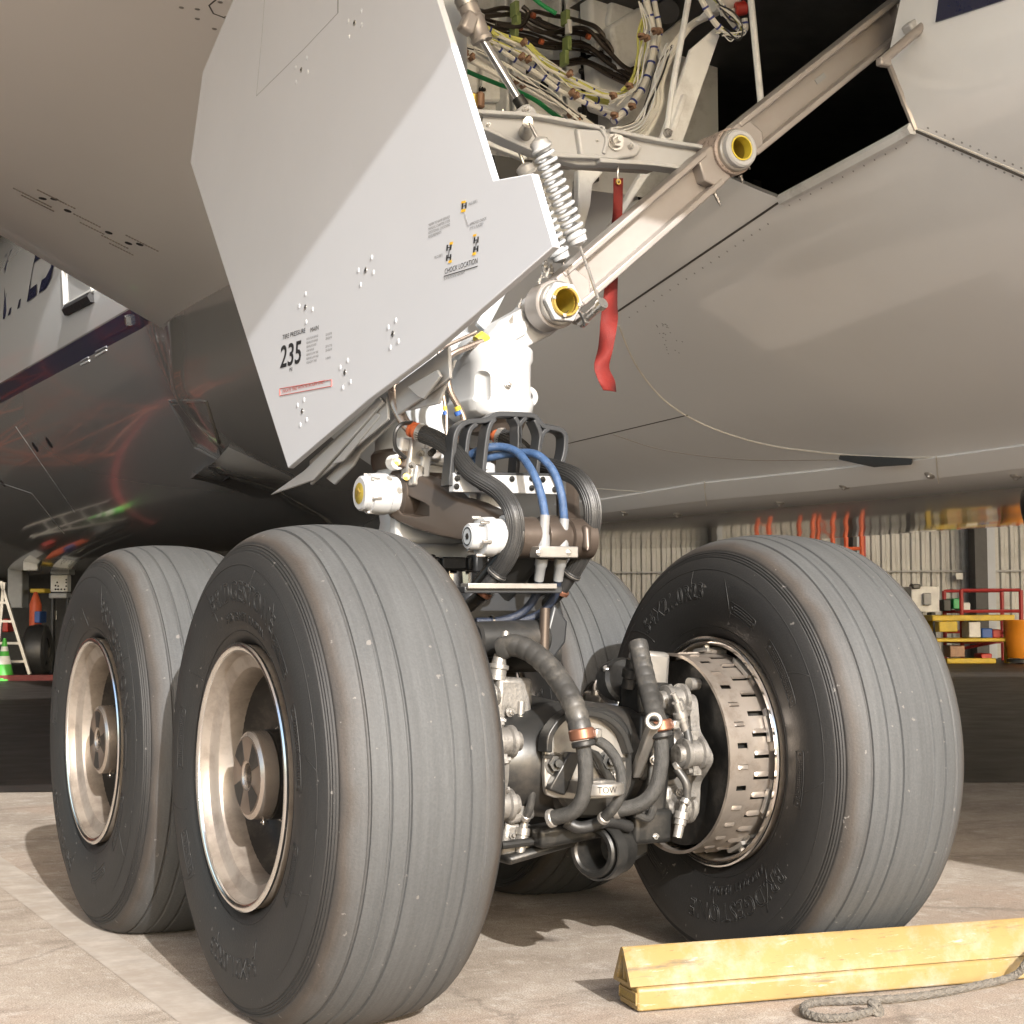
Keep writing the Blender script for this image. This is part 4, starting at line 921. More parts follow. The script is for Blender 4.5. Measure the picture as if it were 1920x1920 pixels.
# upper access panel outline and fasteners
def seam(parent, pts, m='seam', r=.002, name='seam'): b = MB(); b.tube(pts, r, 5); return b.build(name, m, parent)
seam(door, [D(634, -60, .0005), D(634, 24, .0005)], 'seam', .0016); seam(door, [D(634, 24, .0005), D(570, 92, .0005), D(481, 180, .0005)], 'box_grey', .0009)
seam(door, [D(481, 180, .0005), D(492, 60, .0005), D(500, -60, .0005)], 'box_grey', .0007)
fcap = None
for cx_, cy_, dots in ((665, 43, [(12, -23), (-12, -3), (13, 4), (-11, 26)]), (565, 131, [(10, -22), (-11, -4), (12, 4), (-10, 23)]), (686, 507, [(11, -24), (-14, 0), (14, 4), (-10, 27)]), (573, 576, [(0, -25), (-12, -2), (13, 4), (1, 28)]), (737, 626, [(5, -25), (-9, -12), (10, 14), (-5, 26)]), (647, 698, [(5, -22), (-9, -9), (10, 18), (-4, 29)]), (567, 771, [(3, -21), (-9, -11), (8, 16), (-4, 26)])):
    p = D(cx_, cy_); b = MB(); b.cyl(p-DN*.001, p+DN*.002, .0098, n=20); b.build('latch', 'steel', door); b = MB(); b.cyl(p, p+DN*.0035, .004, n=6); b.build('latch_socket', 'ink', door)
    for dx, dy in dots:
        p = D(cx_+dx, cy_+dy); b = MB(); b.lathe([(-.001, .0092), (.0006, .0092), (.0020, .0074), (.0028, .004), (.0030, .0)], p, DN, 16); b.build('fastener', 'door_white', door)
# lettering on the door
def dtext(txt, px, py, size, m='ink', sx=.62, **k): put_text(txt, size, m, D(px, py, .0012), DH, DVv, door, sx=sx, **k)
def drect(pts, m, name='mark', lift=.0012): b = MB(); b.prism([D(*q, lift) for q in pts], DN*.0004); b.build(name, m, door, smooth=False)
pxm = 5.05/3116.66
dtext('TIRE PRESSURE', 530, 637, 15*pxm, sx=1.5); dtext('MAIN', 582, 623, 14*pxm, sx=1.5)
dtext('235', 525, 690, 70*pxm, sx=1.34, bold=.0016)
dtext('PSI', 543, 697, 12*pxm, sx=1.4)
for i, (t1, t2) in enumerate((('INFLATION RANGE', '222-235 PSI'), ('REINFLATE RANGE', '208-234 PSI'), ('REINFLATE AND', ''), ('CHK RANGE', '207-217 PSI'), ('REMOVE LOW TIRE', '204-206 PSI'), ('REMOVE LOW AND', ''), ('ADJACENT TIRES', '0-188 PSI'))):
    yy = 638+i*7.4; dtext(t1, 575, yy, 6.6*pxm, 'ink_grey', sx=1.25)
    if t2: dtext(t2, 611, yy-8, 6.6*pxm, 'ink_grey', sx=1.15)
dtext('INFLATE TIRES WITH NITROGEN ONLY', 530, 737, 10.5*pxm, 'ink_red', sx=1.42)
seam(door, [D(*q, .001) for q in ((525, 729), (622, 712), (622, 724), (525, 742), (525, 729))], 'ink_red', .0011, 'red_border')
for cx_, cy_ in ((871, 386), (846, 466), (893, 455)):
    def H_(x, y, s_=1.0):
        for ox in (-4.2, 2.6): drect([(x+ox, y-5.5-ox*.22), (x+ox+2.4, y-6-ox*.22), (x+ox+1.6, y+5.2-ox*.22), (x+ox-.8, y+5.7-ox*.22)], 'ink')
        drect([(x-2, y-.2), (x+3, y-1.2), (x+3, y+.4), (x-2, y+1.4)], 'ink')
    if cy_ == 386:
        H_(871, 386); drect([(866, 377.5), (874, 376), (873.5, 380.5), (865.5, 382)], 'ink_yellow'); drect([(866, 393), (874, 391.5), (873, 397), (865, 398.5)], 'ink_yellow')
    elif cy_ == 466:
        H_(842.5, 464); H_(842, 483); seam(door, [D(843, 466, .001), D(841.5, 482, .001)], 'ink', .0012, 'mark'); drect([(844, 454.5), (850, 453), (849.5, 458), (843.5, 459.5)], 'ink_yellow'); drect([(842, 489), (848, 487.5), (847.5, 492), (841.5, 493.5)], 'ink_yellow')
    else:
        H_(893.5, 450); H_(893, 467); seam(door, [D(893.8, 453, .001), D(892.6, 466, .001)], 'ink', .0012, 'mark'); drect([(888, 440), (894, 438.5), (893.5, 442.5), (887.5, 444)], 'ink_yellow'); drect([(887, 474), (893, 472.5), (892.5, 478), (886.5, 479.5)], 'ink_yellow')
dtext('CHOCK LOCATION', 834, 514, 13.5*pxm, sx=1.1); seam(door, [D(833, 518, .001), D(896, 499, .001)], 'ink', .0010, 'underline'); dtext('B-747 B-757 B-767 AIRCRAFT', 833, 526, 7*pxm, 'ink_grey', sx=.98)
dtext('MLG (REF.)', 879, 386, 7.5*pxm, 'ink_grey', sx=1.0); dtext('MLG (REF.)', 815, 486, 7.5*pxm, 'ink_grey', sx=1.0)
for i, t in enumerate(('*REFER TO RAMP SERVICE', 'MANUAL CHAPTER 5 FOR', 'ADDITIONAL CHOCKING', 'REQUIREMENTS')): dtext(t, 803.5, 425+i*7.3, 7*pxm, 'ink_grey', sx=1.15)
dtext('APPROVED CHOCK', 881, 424, 7.4*pxm, 'ink_grey', sx=1.0); dtext('(TYP. 6 PLACES)*', 881, 432, 7.4*pxm, 'ink_grey', sx=1.0)
seam(door, [D(872, 400, .001), D(878, 422, .001), D(881, 422, .001)], 'ink_grey', .0007, 'mark')

# ================================================================== side brace
BRY = .36
def brace(a, c, half, m, depth=.085):
    b = MB(); A_, C_ = P(*a, y=BRY), P(*c, y=BRY); d = (C_-A_).normalized(); yv = Vector((0, 1, 0)); up = yv.cross(d).normalized(); up = up if up.z > 0 else -up
    t0, t1 = .10, (C_-A_).length-.11; M = Matrix((d, yv, up)).transposed(); mid = A_+d*(t0+t1)/2
    b.box(mid+yv*.02, (t1-t0+.02, .022, half*1.5), M)
    for s_ in (-1, 1): b.box(mid+up*s_*(half-.011), (t1-t0+.02, depth, .022), M)
    # solid tongues at both ends
    for q, sg in ((A_, 1), (C_, -1)):
        b.prism([q+d*sg*.06+up*half*.98-yv*.038, q+d*sg*.135+up*half*.98-yv*.038, q+d*sg*.165-up*half*.2-yv*.038, q+d*sg*.125-up*half*.98-yv*.038, q+d*sg*.06-up*half*.98-yv*.038], yv*.076)
    return b.build('side_brace', m, AIR, .005, 2), A_, C_, d, up
bl_, B0, B1, bd, bu = brace((1030, 575), (1360, 290), .068, 'brace'); bl_['label'] = 'lower beige brace beam rising from the strut'
bu_, B1b, B2, bd2, bu2 = brace((1360, 290), (1722, 0), .068, 'brace'); bu_['label'] = 'upper beige brace beam crossing the dark wheel well'
YV = Vector((0, 1, 0))
def knuckle(c_, parent, ro, mo, nut=False):
    b = MB(); b.ring(c_-YV*.055, c_+YV*(.03 if nut else .09), ro, ro*.512, 44, .005); b.build('knuckle', mo, parent)
    b = MB(); b.ring(c_-YV*.075, c_-YV*.05, ro*.90, ro*.5, 44, .004); b.build('washer', 'alu', parent)
    if nut:
        b = MB(); b.ring(c_-YV*.098, c_-YV*.076, ro*.88, ro*.60, 6); b.build('hex_nut', 'white', parent, .004)
        b = MB(); b.ring(c_-YV*.112, c_-YV*.08, ro*.62, ro*.50, 40, .002); b.build('bore_liner', 'gold', parent)
        for k in range(4):
            a = R(90*k+80); b = MB(); b.box(c_-YV*.112+Vector((math.cos(a), 0, math.sin(a)))*ro*.60, (.012, .006, .012)); b.build('lock_tab', 'alu', parent, .001)
    else:
        b = MB(); b.ring(c_-YV*.10, c_-YV*.058, ro*.80, ro*.52, 44, .006); b.build('bushing', 'white', parent)
        b = MB(); b.ring(c_-YV*.0985, c_-YV*.06, ro*.53, ro*.475, 40); b.build('bore_liner', 'yellow_bulb', parent)
    b = MB(); b.lathe([(-.095, ro*.495), (.05, ro*.495), (.05, .0005), (.056, .0005), (.056, ro*.51), (-.095, ro*.51)], c_, YV, 40, closed=True); b.build('bore', 'ochre', parent)
knuckle(B0, bl_, .080, 'brace', True); knuckle(B1, bl_, .082, 'brace_rough'); knuckle(B2, bu_, .07, 'brace')
for px, py in ((1340, 362), (1345, 372), (1400, 303), (1388, 330), (1024, 520), (1010, 532), (972, 577)): bolt_at(bl_, P(px, py, y=BRY-.02), (.2, -.3, -.9 if px > 1100 else .9), .006, .018)
b = MB(); b.box(P(1541, 146, y=BRY-.0)+YV*.0085, (.055, .003, .02), Matrix.Rotation(-R(38), 3, 'Y')); b.build('data_plate', 'box_grey', bu_)
# clip-on rod and fittings at the brace's foot
f0, f1 = P(1095, 600, y=.30), P(1126, 572, y=.22)
b = MB(); b.cyl(f0, f1, .014, n=20); b.cyl(f1-(f1-f0)*.05, f1+(f1-f0)*.16, .020, n=18); b.cyl(f0-(f1-f0)*.2, f0+(f1-f0)*.12, .019, n=18); b.build('spring_anchor', 'steel', bl_)
b = MB(); b.tube(spline(Q([(1058, 590, .30), (1075, 580, .29), (1090, 592, .28), (1096, 612, .28)]), 6), .004, 6); b.build('bond_lead', 'black_rubber', bl_)
b = MB(); b.prism(Q([(1072, 588), (1090, 582), (1108, 596), (1098, 608), (1082, 606)], .33), (0, .03, 0)); b.build('anchor_lug', 'brace', bl_, .004)

# ================================================================== lock link, springs, actuator
LKY = .42
LK = [(872, 205), (900, 209), (955, 212), (972, 206), (981, 196), (991, 194), (1002, 200), (1010, 214), (1050, 222), (1105, 233), (1130, 238), (1150, 246), (1240, 262), (1300, 272), (1352, 262), (1352, 300), (1310, 322), (1280, 322), (1220, 313), (1150, 310), (1085, 309), (1040, 298), (1000, 288), (950, 268), (905, 246), (872, 240)]
b = MB(); b.prism(Q(LK, LKY), (0, .05, 0)); lk = b.build('lock_link', 'white', AIR, .008, 3, label='white jury link crossing below the open gear bay')
for edge in ([(872, 208), (900, 212), (955, 215), (1010, 220), (1105, 238), (1130, 243)], [(872, 238), (905, 243), (950, 263), (1000, 284), (1040, 293), (1120, 296)], [(1140, 246), (1240, 266), (1318, 279), (1335, 292)], [(1120, 303), (1220, 309), (1290, 318), (1318, 312)], [(1120, 240), (1133, 262), (1128, 290)]):
    b = MB(); sweep(b, spline(Q(edge, LKY-.012), 4), .007, (0, .04, 0)); b.build('link_flange', 'white', lk, .003)
b = MB(); b.prism(Q([(1082, 240), (1122, 243), (1180, 258), (1205, 275), (1195, 292), (1150, 300), (1090, 296)], LKY-.022), (0, .03, 0)); b.build('link_tongue', 'white', lk, .008, 3)
bb = bolt_at(lk, P(1153, 267, y=LKY-.024), (-.1, -1, .05), .022, .026); bolt_at(lk, P(1182, 275, y=LKY-.024), (0, -1, 0), .008, .014); bolt_at(lk, P(1117, 266, y=LKY-.012), (0, -1, 0), .007, .012); bolt_at(lk, P(986, 207, y=LKY-.002), (0, -1, 0), .011, .016); bolt_at(lk, P(915, 234, y=LKY), (0, -1, 0), .006, .01); bolt_at(lk, P(893, 222, y=LKY-.01), (0, -1, 0), .016, .018, 'dark_steel')
q0, q1 = P(984, 250, y=LKY), P(991, 226, y=LKY-.20)
b = MB(); b.lathe([(0, .026), (.01, .022), (.11, .016), (.15, .0135), (.17, .017), (.19, .017)], q0, q1-q0, 24); b.build('spring_post', 'alu', lk)
bolt_at(lk, q1, (q1-q0), .010, .012)
# bright underside web and lower strut
for pts, m, y in (([(1085, 318), (1122, 313), (1132, 322), (1112, 345), (1108, 385), (1095, 432), (1075, 448), (1075, 425), (1085, 400)], 'bay_grey', .9), ([(1205, 322), (1222, 322), (1150, 430), (1142, 428)], 'bay_grey', 1.0), ([(1040, 300), (1230, 315), (1225, 322), (1050, 312)], 'brace', LKY+.06)):
    b = MB(); b.prism(Q(pts, y), (0, .04, 0)); b.build('bay_strut', m, AIR, .006)
def coil(pa, pb, R0_, turns, rw, m, parent, taper=True):
    pa, pb = Vector(pa), Vector(pb); ax = (pb-pa); L = ax.length; ax.normalize(); b = MB(); a_, c_, _ = b.frame(ax); n = turns*18; pts = []
    for i in range(n+1):
        t = i/n; s_ = t + .018*math.sin(2*math.pi*t); an = 2*math.pi*turns*t; rr = R0_*(1-(.35 if taper else 0)*max(0, 1-min(t, 1-t)/.04))
        pts.append(pa+ax*L*t+(a_*math.cos(an)+c_*math.sin(an))*rr)
    b.tube(pts, rw, 8); return b.build('spring', m, parent)
def spring(a, c, y0, y1, lab, turns=14):
    A_, C_ = P(*a, y=y0), P(*c, y=y1); sp_ = coil(A_, C_, 1*.031, turns, .0066, 'white', AIR); sp_['label'] = lab; ax = (C_-A_).normalized()
    for q, s_ in ((A_, 1), (C_, -1)):
        b = MB(); b.lathe([(-.012, .006), (-.006, .02), (.0, .030), (.025, .032), (.04, .02)], q, ax*s_, 20); b.build('spring_cap', 'white', sp_)
    return sp_, A_, C_, ax
s1, sa, sc, ax = spring((1010, 264), (1085, 455), .20, .20, 'nearer white coil spring above the beige brace')
b = MB(); b.cyl(P(993, 231, y=.22), sa, .0055, n=10); b.cyl(sc, f1, .0055, n=10); b.build('spring_rod', 'steel', s1)
s2, sa2, sc2, ax2 = spring((984, 312), (1053, 486), .46, .46, 'farther white coil spring half behind the gear door', 13)
b = MB(); b.cyl(sa2-ax2*.2, sa2, .0055, n=10); b.cyl(sc2, sc2+ax2*.12, .0055, n=10); b.build('spring_rod', 'steel', s2)
for px, py in ((1033, 512), (1022, 500), (1020, 520)): bolt_at(bl_, P(px, py, y=.40), (-.3, -.6, .8), .009, .022)
b = MB(); b.tube(spline(Q([(1018, 485, .5), (1026, 500, .48), (1030, 512, .46)]), 5), .007, 8); b.build('spring_hook', 'steel', bl_)
# unlock actuator
A0, A1, A2 = P(862, -25, y=.52), P(905, 78, y=.50), P(981, 200, y=LKY+.02)
d = (A1-A0).normalized(); LA = (A1-A0).length
b = MB(); b.lathe([(0, .034), (LA*.55, .034), (LA*.6, .041), (LA*.66, .036), (LA*.9, .034), (LA*.94, .038), (LA, .036), (LA, .018)], A0, d, 32); act = b.build('lock_actuator', 'brace', AIR, label='grey hydraulic actuator with a bright rod in the gear bay')
b = MB(); b.cyl(A1-d*.02, A2, .0155, n=24); b.build('actuator_rod', 'chrome', act)
b = MB(); b.box(A0+d*LA*.72+Vector((-.035, -.01, 0)), (.05, .05, .075), Matrix.Rotation(R(25), 3, 'Y')); b.build('actuator_port', 'brace', act, .012, 3)
b = MB(); b.cyl(A2-(A2-A1).normalized()*.035, A2, .022, n=20); b.build('rod_end', 'dark_steel', act)
b = MB(); b.ring(A0-d*.02+d*LA*.3, A0+d*LA*.34, .0375, .03, 28); b.build('band', 'alu', act)

# ================================================================== gear bay behind the link
BW = 2.0
b = MB()
bx0 = P(800, 200, y=BW).x; bx1 = P(1345, 100, y=BW).x
b.add([(bx0-.6, BW, 3.0), (bx1, BW, 3.0), (bx1, BW, 4.0), (bx0-.6, BW, 4.0)], [(0, 1, 2, 3)]); bay = b.build('gear_bay', 'bay_grey', AIR, smooth=False, label='white and grey gear bay wall behind the pipes')
def plate(pts, y, th, m, parent=bay, name='bay_plate', bevel=.004): b = MB(); b.prism(Q(pts, y), (0, th, 0)); return b.build(name, m, parent, bevel)
for px, w_ in ((880, 22), (972, 24), (1074, 26)):
    plate([(px-w_*.5, -40), (px+w_*.5, -40), (px+w_*.5+6, 340), (px-w_*.5+6, 340)], BW-.10, .02, 'bay_white', name='rib')
    plate([(px-w_*.5-14, -40), (px-w_*.5-8, -40), (px-w_*.5-2, 340), (px-w_*.5-8, 340)], BW-.10, .10, 'bay_grey', name='rib_web')
plate([(1097, -40), (1118, -40), (1124, 340), (1100, 340)], BW-.06, .05, 'bay_dark', name='slot_panel')
for k in range(9): bolt_at(bay, P(1090-.6*k, 110+24*k, y=BW-.12), (0, -1, 0), .010, .01, 'ink', name='rivet')
for px, py in ((925, 60), (918, 100), (1010, 75), (1020, 160), (1052, 60), (905, 170), (1010, 40), (985, 130), (940, 30), (1048, 20)): bolt_at(bay, P(px, py, y=BW-.03), (0, -1, 0), .016, .01, 'ink', name='port')
for pts in ([(900, 20), (940, 8), (960, 60), (930, 70)], [(1000, 50), (1050, 60), (1052, 110), (1000, 100)], [(905, 120), (955, 120), (950, 190), (900, 190)], [(995, 200), (1040, 215), (1045, 280), (1000, 270)], [(925, 75), (960, 85), (958, 112), (925, 105)], [(1030, 120), (1060, 122), (1060, 180), (1032, 178)]):
    plate(pts, BW-.04, .04, 'bay_white', name='stiffener', bevel=.012)
for pts, y in (([(1105, -30), (1150, -30), (1150, 85), (1118, 95), (1108, 60)], 1.75), ([(1152, -30), (1200, -30), (1200, 20), (1145, 50), (1140, 40)], 1.72), ([(1146, 45), (1232, -8), (1236, 95), (1210, 120), (1158, 132), (1147, 60)], 1.68), ([(1112, 100), (1165, 130), (1200, 150), (1180, 220), (1120, 200)], 1.78)):
    plate(pts, y, .10, 'bay_grey', name='equipment_box', bevel=.02)
plate([(1236, 70), (1285, 30), (1285, 75), (1240, 110)], 1.62, .03, 'bay_grey', name='fitting', bevel=.006)
b = MB(); b.cyl(P(1250, 20, y=1.6), P(1252, 22, y=1.5), .05, n=24); b.build('dark_port', 'ink', bay)
plate([(1296, 92), (1347, 48), (1352, 60), (1280, 268), (1238, 262)], .95, .02, 'bay_white', name='spar_panel', bevel=.003)
plate([(1282, 175), (1290, 178), (1262, 262), (1252, 262)], .93, .06, 'bay_white', name='spar_flange', bevel=.004)
plate([(1075, 320), (1000, 310), (1010, 420), (1050, 450), (1072, 440)], 1.9, .02, 'bay_grey', name='lower_panel')
def line(name, pts, r, m, y, n=8, parent=bay, sub=6):
    c_ = spline(Q(pts, y), sub); b = MB(); b.tube(c_, r, n); return b.build(name, m, parent), c_
line('rod', [(1294, -20), (1280, 60), (1262, 160), (1250, 245)], .0125, 'bay_grey', .80); bolt_at(bay, P(1251, 250, y=.78), (0, -1, 0), .014, .016)
line('rod', [(1406, -20), (1428, 205)], .0135, 'bay_grey', .80)
for pts, y in (([(880, 25), (910, 22), (945, 15), (975, 25), (1010, 45), (1050, 60), (1090, 62), (1130, 72), (1160, 110), (1195, 130)], 1.70), ([(898, 32), (940, 28), (965, 28), (1000, 55), (1035, 62), (1062, 55), (1100, 55), (1135, 90), (1170, 125), (1200, 135)], 1.66),
                ([(905, 50), (945, 55), (970, 40), (1000, 22), (1030, 28), (1060, 33), (1095, 42), (1122, 55), (1150, 95), (1180, 125)], 1.74), ([(960, 65), (1000, 75), (1030, 82), (1062, 83), (1090, 80), (1130, 105), (1190, 140)], 1.72),
                ([(965, 70), (1000, 82), (1040, 90), (1095, 85), (1140, 118), (1185, 146)], 1.70), ([(990, 108), (1030, 116), (1060, 116), (1090, 112), (1130, 128), (1180, 152)], 1.73), ([(995, 112), (1030, 120), (1065, 120), (1100, 118), (1140, 140), (1175, 157)], 1.71), ([(845, -10), (848, 30), (860, 48), (872, 58)], 1.1), ([(830, 20), (828, 70), (850, 110), (880, 170), (885, 210)], 1.2), ([(980, 12), (990, 25), (975, 50), (930, 45)], 1.6)):
    line('hydraulic_pipe', pts, .0105, 'tube_dark', y)
for px, py in ((965, 18), (968, 40), (964, 58), (1060, 34), (1063, 83), (1058, 110)):
    b = MB(); b.box(P(px, py, y=1.62), (.02, .05, .062)); b.build('pipe_clip', 'green_clip', bay, .003)
b = MB(); b.box(P(1066, 51, y=1.6), (.02, .03, .06)); b.build('pipe_clip', 'box_white', bay, .003)
for px, py in ((1000, 28), (976, 50), (1103, 68), (1015, 77), (898, 50)):
    b = MB(); b.cyl(P(px-3, py, y=1.66), P(px+3, py+2, y=1.66), .0125, n=10); b.build('pipe_band', 'orange', bay)
def bundle(pts, r, m, y, tie=None, every=.055, clampat=()):
    o, c_ = line('wire_bundle', pts, r, m, y)
    if tie:
        for p, d_ in rings_along(c_, every, every*.5):
            b = MB(); b.cyl(p-d_*.004, p+d_*.004, r*1.18, n=10); b.build('cable_tie', tie, o)
    return o
bundle([(845, 88), (875, 102), (905, 118), (960, 148), (1010, 172), (1060, 205), (1085, 222), (1110, 240)], .019, 'wire_white', 1.25)
bundle([(848, 95), (905, 125), (960, 155), (1010, 180), (1055, 210)], .012, 'wire_white', 1.22)
bundle([(830, 15), (865, 28), (910, 52), (945, 68), (985, 80), (1010, 105), (1045, 135), (1090, 158), (1130, 178), (1160, 178)], .0115, 'wire_yellow', 1.3, 'tie_blue', .085)
bundle([(832, 35), (880, 55), (925, 82), (960, 100), (990, 118), (1040, 158), (1080, 178), (1140, 192)], .0125, 'wire_yellow', 1.3, 'tie_blue', .07)
bundle([(920, 72), (960, 95), (1000, 122), (1040, 152), (1075, 175), (1110, 195), (1150, 222)], .0125, 'wire_white', 1.28, 'tie_blue', .06)
bundle([(925, 84), (965, 112), (1010, 140), (1050, 170), (1090, 190), (1150, 212)], .010, 'wire_white', 1.26, 'tie_blue', .07)
bundle([(935, 68), (985, 92), (1020, 125), (1060, 145), (1130, 180), (1165, 180)], .007, 'wire_white', 1.24)
bundle([(1208, -15), (1216, 20), (1224, 55), (1226, 90), (1218, 130), (1205, 165), (1180, 200), (1150, 228)], .0145, 'wire_white', 1.15, 'tie_blue', .065)
bundle([(1224, -15), (1230, 20), (1236, 50), (1234, 80), (1224, 110), (1212, 150), (1190, 185)], .011, 'wire_white', 1.18, 'tie_blue', .07)
for dx in (-6, 0, 7): bundle([(1212+dx*.3, 20), (1203+dx, 60), (1202+dx, 100), (1192+dx, 145), (1165, 170)], .0055, 'wire_yellow', 1.2)
for dx, dy in ((0, 0), (8, 2), (15, 5)): bundle([(1345, 20+dy), (1300, 42+dy), (1268+dx*.4, 75+dy), (1240+dx, 115), (1226+dx, 160), (1225+dx, 195), (1208+dx, 235), (1190+dx, 262)], .0105, 'wire_white', 1.05)
for k in range(5): bundle([(1222+k*3, 205), (1205+k*3, 225+k*2), (1180+k*5, 235+k*4), (1160+k*6, 243+k*3)], .004, 'wire_white', 1.03)
for pts in ([(1308, -15), (1325, 18), (1345, 48), (1372, 68), (1385, 66)], [(1340, -15), (1355, 15), (1375, 45), (1396, 62)], [(1385, 65), (1397, 55), (1396, 35)]): bundle(pts, .012, 'wire_white', .9, 'tie_blue', .045)
b = MB(); b.cyl(P(1335, 2, y=.95), P(1378, -4, y=.95), .045, n=28, ch=.006); b.build('canister', 'box_white', bay)
b = MB(); b.cyl(P(1378, 18, y=.92), P(1400, 14, y=.90), .028, n=22, ch=.006); b.build('red_connector', 'red', bay)
b = MB(); b.cyl(P(1352, 25, y=.94), P(1378, 20, y=.93), .012, n=14); b.build('connector_tail', 'box_white', bay)
plate([(1306, 38), (1335, 8), (1335, 30), (1312, 40)], .97, .02, 'bay_white', name='bracket')
line('green_hose', [(872, 132), (895, 142), (935, 158), (955, 165), (985, 178), (1010, 192), (1030, 208), (1055, 225)], .0095, 'green', 1.35); line('green_hose', [(990, -12), (1015, 8), (1042, 25)], .0095, 'green', 1.5)
for px, py in ((872, 99), (884, 106), (967, 151), (980, 158), (1069, 213), (1082, 220), (982, 78), (990, 110), (978, 105), (1068, 137), (1072, 172), (1080, 178), (1228, 57), (1236, 57), (1203, 67), (1212, 70), (1258, 92), (1228, 180), (1236, 182), (1185, 198), (1180, 160), (1152, 215), (1150, 178)):
    p = P(px, py, y=1.2 if px < 1100 else 1.08); b = MB(); dd = Vector((.7, 0, -.5)) if px < 1100 else Vector((.2, 0, 1)); dd.normalize(); b.ring(p-dd*.007, p+dd*.007, .0165, .0125, 16, .002); b.cyl(p+Vector((0, -.022, -.012)), p+Vector((0, .01, -.012)), .006, n=8); b.build('p_clamp', 'clamp_brown', bay)
for px, py, m in ((867, 145, 'red'), (840, 68, 'red'), (887, 190, 'gold'), (900, 188, 'clamp_brown'), (1320, 160, 'yellow_bulb')):
    p = P(px, py, y=1.1 if px < 1000 else 2.4); b = MB(); b.cyl(p-Vector((0, 0, .03)), p+Vector((0, 0, .03)), .018 if px < 1000 else .04, n=14, ch=.006); b.build('fitting_cap', m, bay)
# loose thin wires that follow the looms
_looms = [([(835, 20), (880, 45), (930, 75), (985, 95), (1040, 140), (1090, 165), (1150, 185)], 1.24), ([(850, 80), (910, 105), (970, 140), (1030, 180), (1090, 225)], 1.2), ([(920, 65), (980, 85), (1030, 120), (1080, 150), (1150, 175), (1180, 165)], 1.27), ([(1205, 0), (1215, 50), (1205, 110), (1190, 160), (1150, 190)], 1.14), ([(1255, 85), (1235, 130), (1222, 185), (1195, 230), (1150, 250)], 1.02), ([(1345, 5), (1370, 30), (1390, 50), (1380, 70), (1350, 60)], .88)]
for k in range(34):
    pts, y_ = random.choice(_looms); j_ = [(px+random.uniform(-9, 9), py+random.uniform(-9, 9)) for px, py in pts]
    line('loose_wire', j_, random.uniform(.0022, .0042), random.choice(('wire_white', 'wire_white', 'wire_yellow', 'bay_grey', 'wire_white', 'black_rubber')), y_-random.uniform(0, .04), 5)
for k in range(8):
    o_ = random.uniform(-14, 14); line('hydraulic_pipe', [(870+o_, 20+o_), (930, 40+o_*1.4), (990, 48+o_*1.6), (1050, 70+o_*1.5), (1110, 85+o_*1.2), (1150, 118+o_*.6), (1195, 140+o_*.3)], .006, 'tube_dark', 1.78+k*.01, 6)
# lower bay: dark pocket and panels behind the springs
plate([(925, 290), (1000, 300), (985, 345), (940, 350)], 1.3, .03, 'bay_dark', name='pocket'); plate([(900, 255), (990, 290), (985, 300), (905, 268)], .9, .03, 'bay_grey', name='cover')
# door hinge edge and upper brace fittings by the well
u0, u1 = P(1650, 118, y=.10), P(1800, -10, y=.10)
b = MB(); b.cyl(u0, u1, .017, n=18); b.build('door_rod', 'brace', AIR); b = MB(); b.prism(Q([(1705, 45), (1735, 20), (1758, 30), (1762, 50), (1742, 72), (1722, 74)], .12), (0, .05, 0)); ur = b.build('brace_crank', 'white', AIR, .008)
for px, py in ((1732, 57), (1751, 42)): bolt_at(ur, P(px, py, y=.115), (0, -1, 0), .014, .014, 'alu')
b = MB(); b.box(P(1657, 117, y=.1), (.05, .03, .03)); b.build('rod_clevis', 'brace', AIR, .006)
# ================================================================== aft end of the bogie, tow lug, brake lines
eY = -.178
plateP = [(1022, 1400), (1030, 1370), (1052, 1345), (1085, 1338), (1125, 1345), (1155, 1368), (1172, 1400), (1172, 1470), (1150, 1496), (1040, 1496), (1022, 1470)]
b = MB(); b.prism(spline(Q(plateP + plateP[:1], eY), 3)[:-1], (0, .02, 0)); ep = b.build('bogie_end_plate', 'alu', AIR, .004, label='bright metal end cap of the bogie behind the hoses')
arch = [(1022, 1410), (1026, 1376), (1052, 1344), (1085, 1336), (1128, 1344), (1160, 1372), (1176, 1412)]
b = MB(); sweep(b, spline(Q(arch, eY-.012), 5), .010, (0, .05, 0)); b.build('end_flange', 'axle_dark', ep, .004)
b = MB(); bar(b, P(1018, 1418, y=eY-.004), P(1172, 1424, y=eY-.004), .006, .012); b.build('end_seam', 'dark_steel', ep)
b = MB(); b.prism(Q([(1068, 1410), (1092, 1412), (1060, 1492), (1030, 1480)], eY-.03), (0, .03, 0)); b.build('tow_bracket', 'axle_dark', ep, .005)
b = MB(); b.prism(Q([(1100, 1400), (1125, 1410), (1160, 1470), (1150, 1490)], eY-.022), (0, .02, 0)); b.build('tow_bracket', 'axle_dark', ep, .005)
bolt_at(ep, P(1138, 1428, y=eY), (-.2, -1, .1), .024, .03, 'dark_steel'); bolt_at(ep, P(1040, 1432, y=eY), (-.2, -1, .1), .024, .025, 'dark_steel'); bolt_at(ep, P(1150, 1452, y=eY), (0, -1, 0), .012, .02, 'alu')
tw = P(1128, 1478, y=-.30)
b = MB(); b.lathe([(-.018, .058), (-.014, .062), (.014, .062), (.018, .058), (.018, .040), (-.018, .040)], tw, (0, 0, 1), 48, closed=True); b.box(tw+Vector((.0, .085, 0)), (.10, .10, .036)); tl_ = b.build('tow_lug', 'alu', AIR, .002, label='bright ring shaped tow lug marked TOW')
me = text_mesh('TOW', .026, 0, 'CENTER', 0, .9)
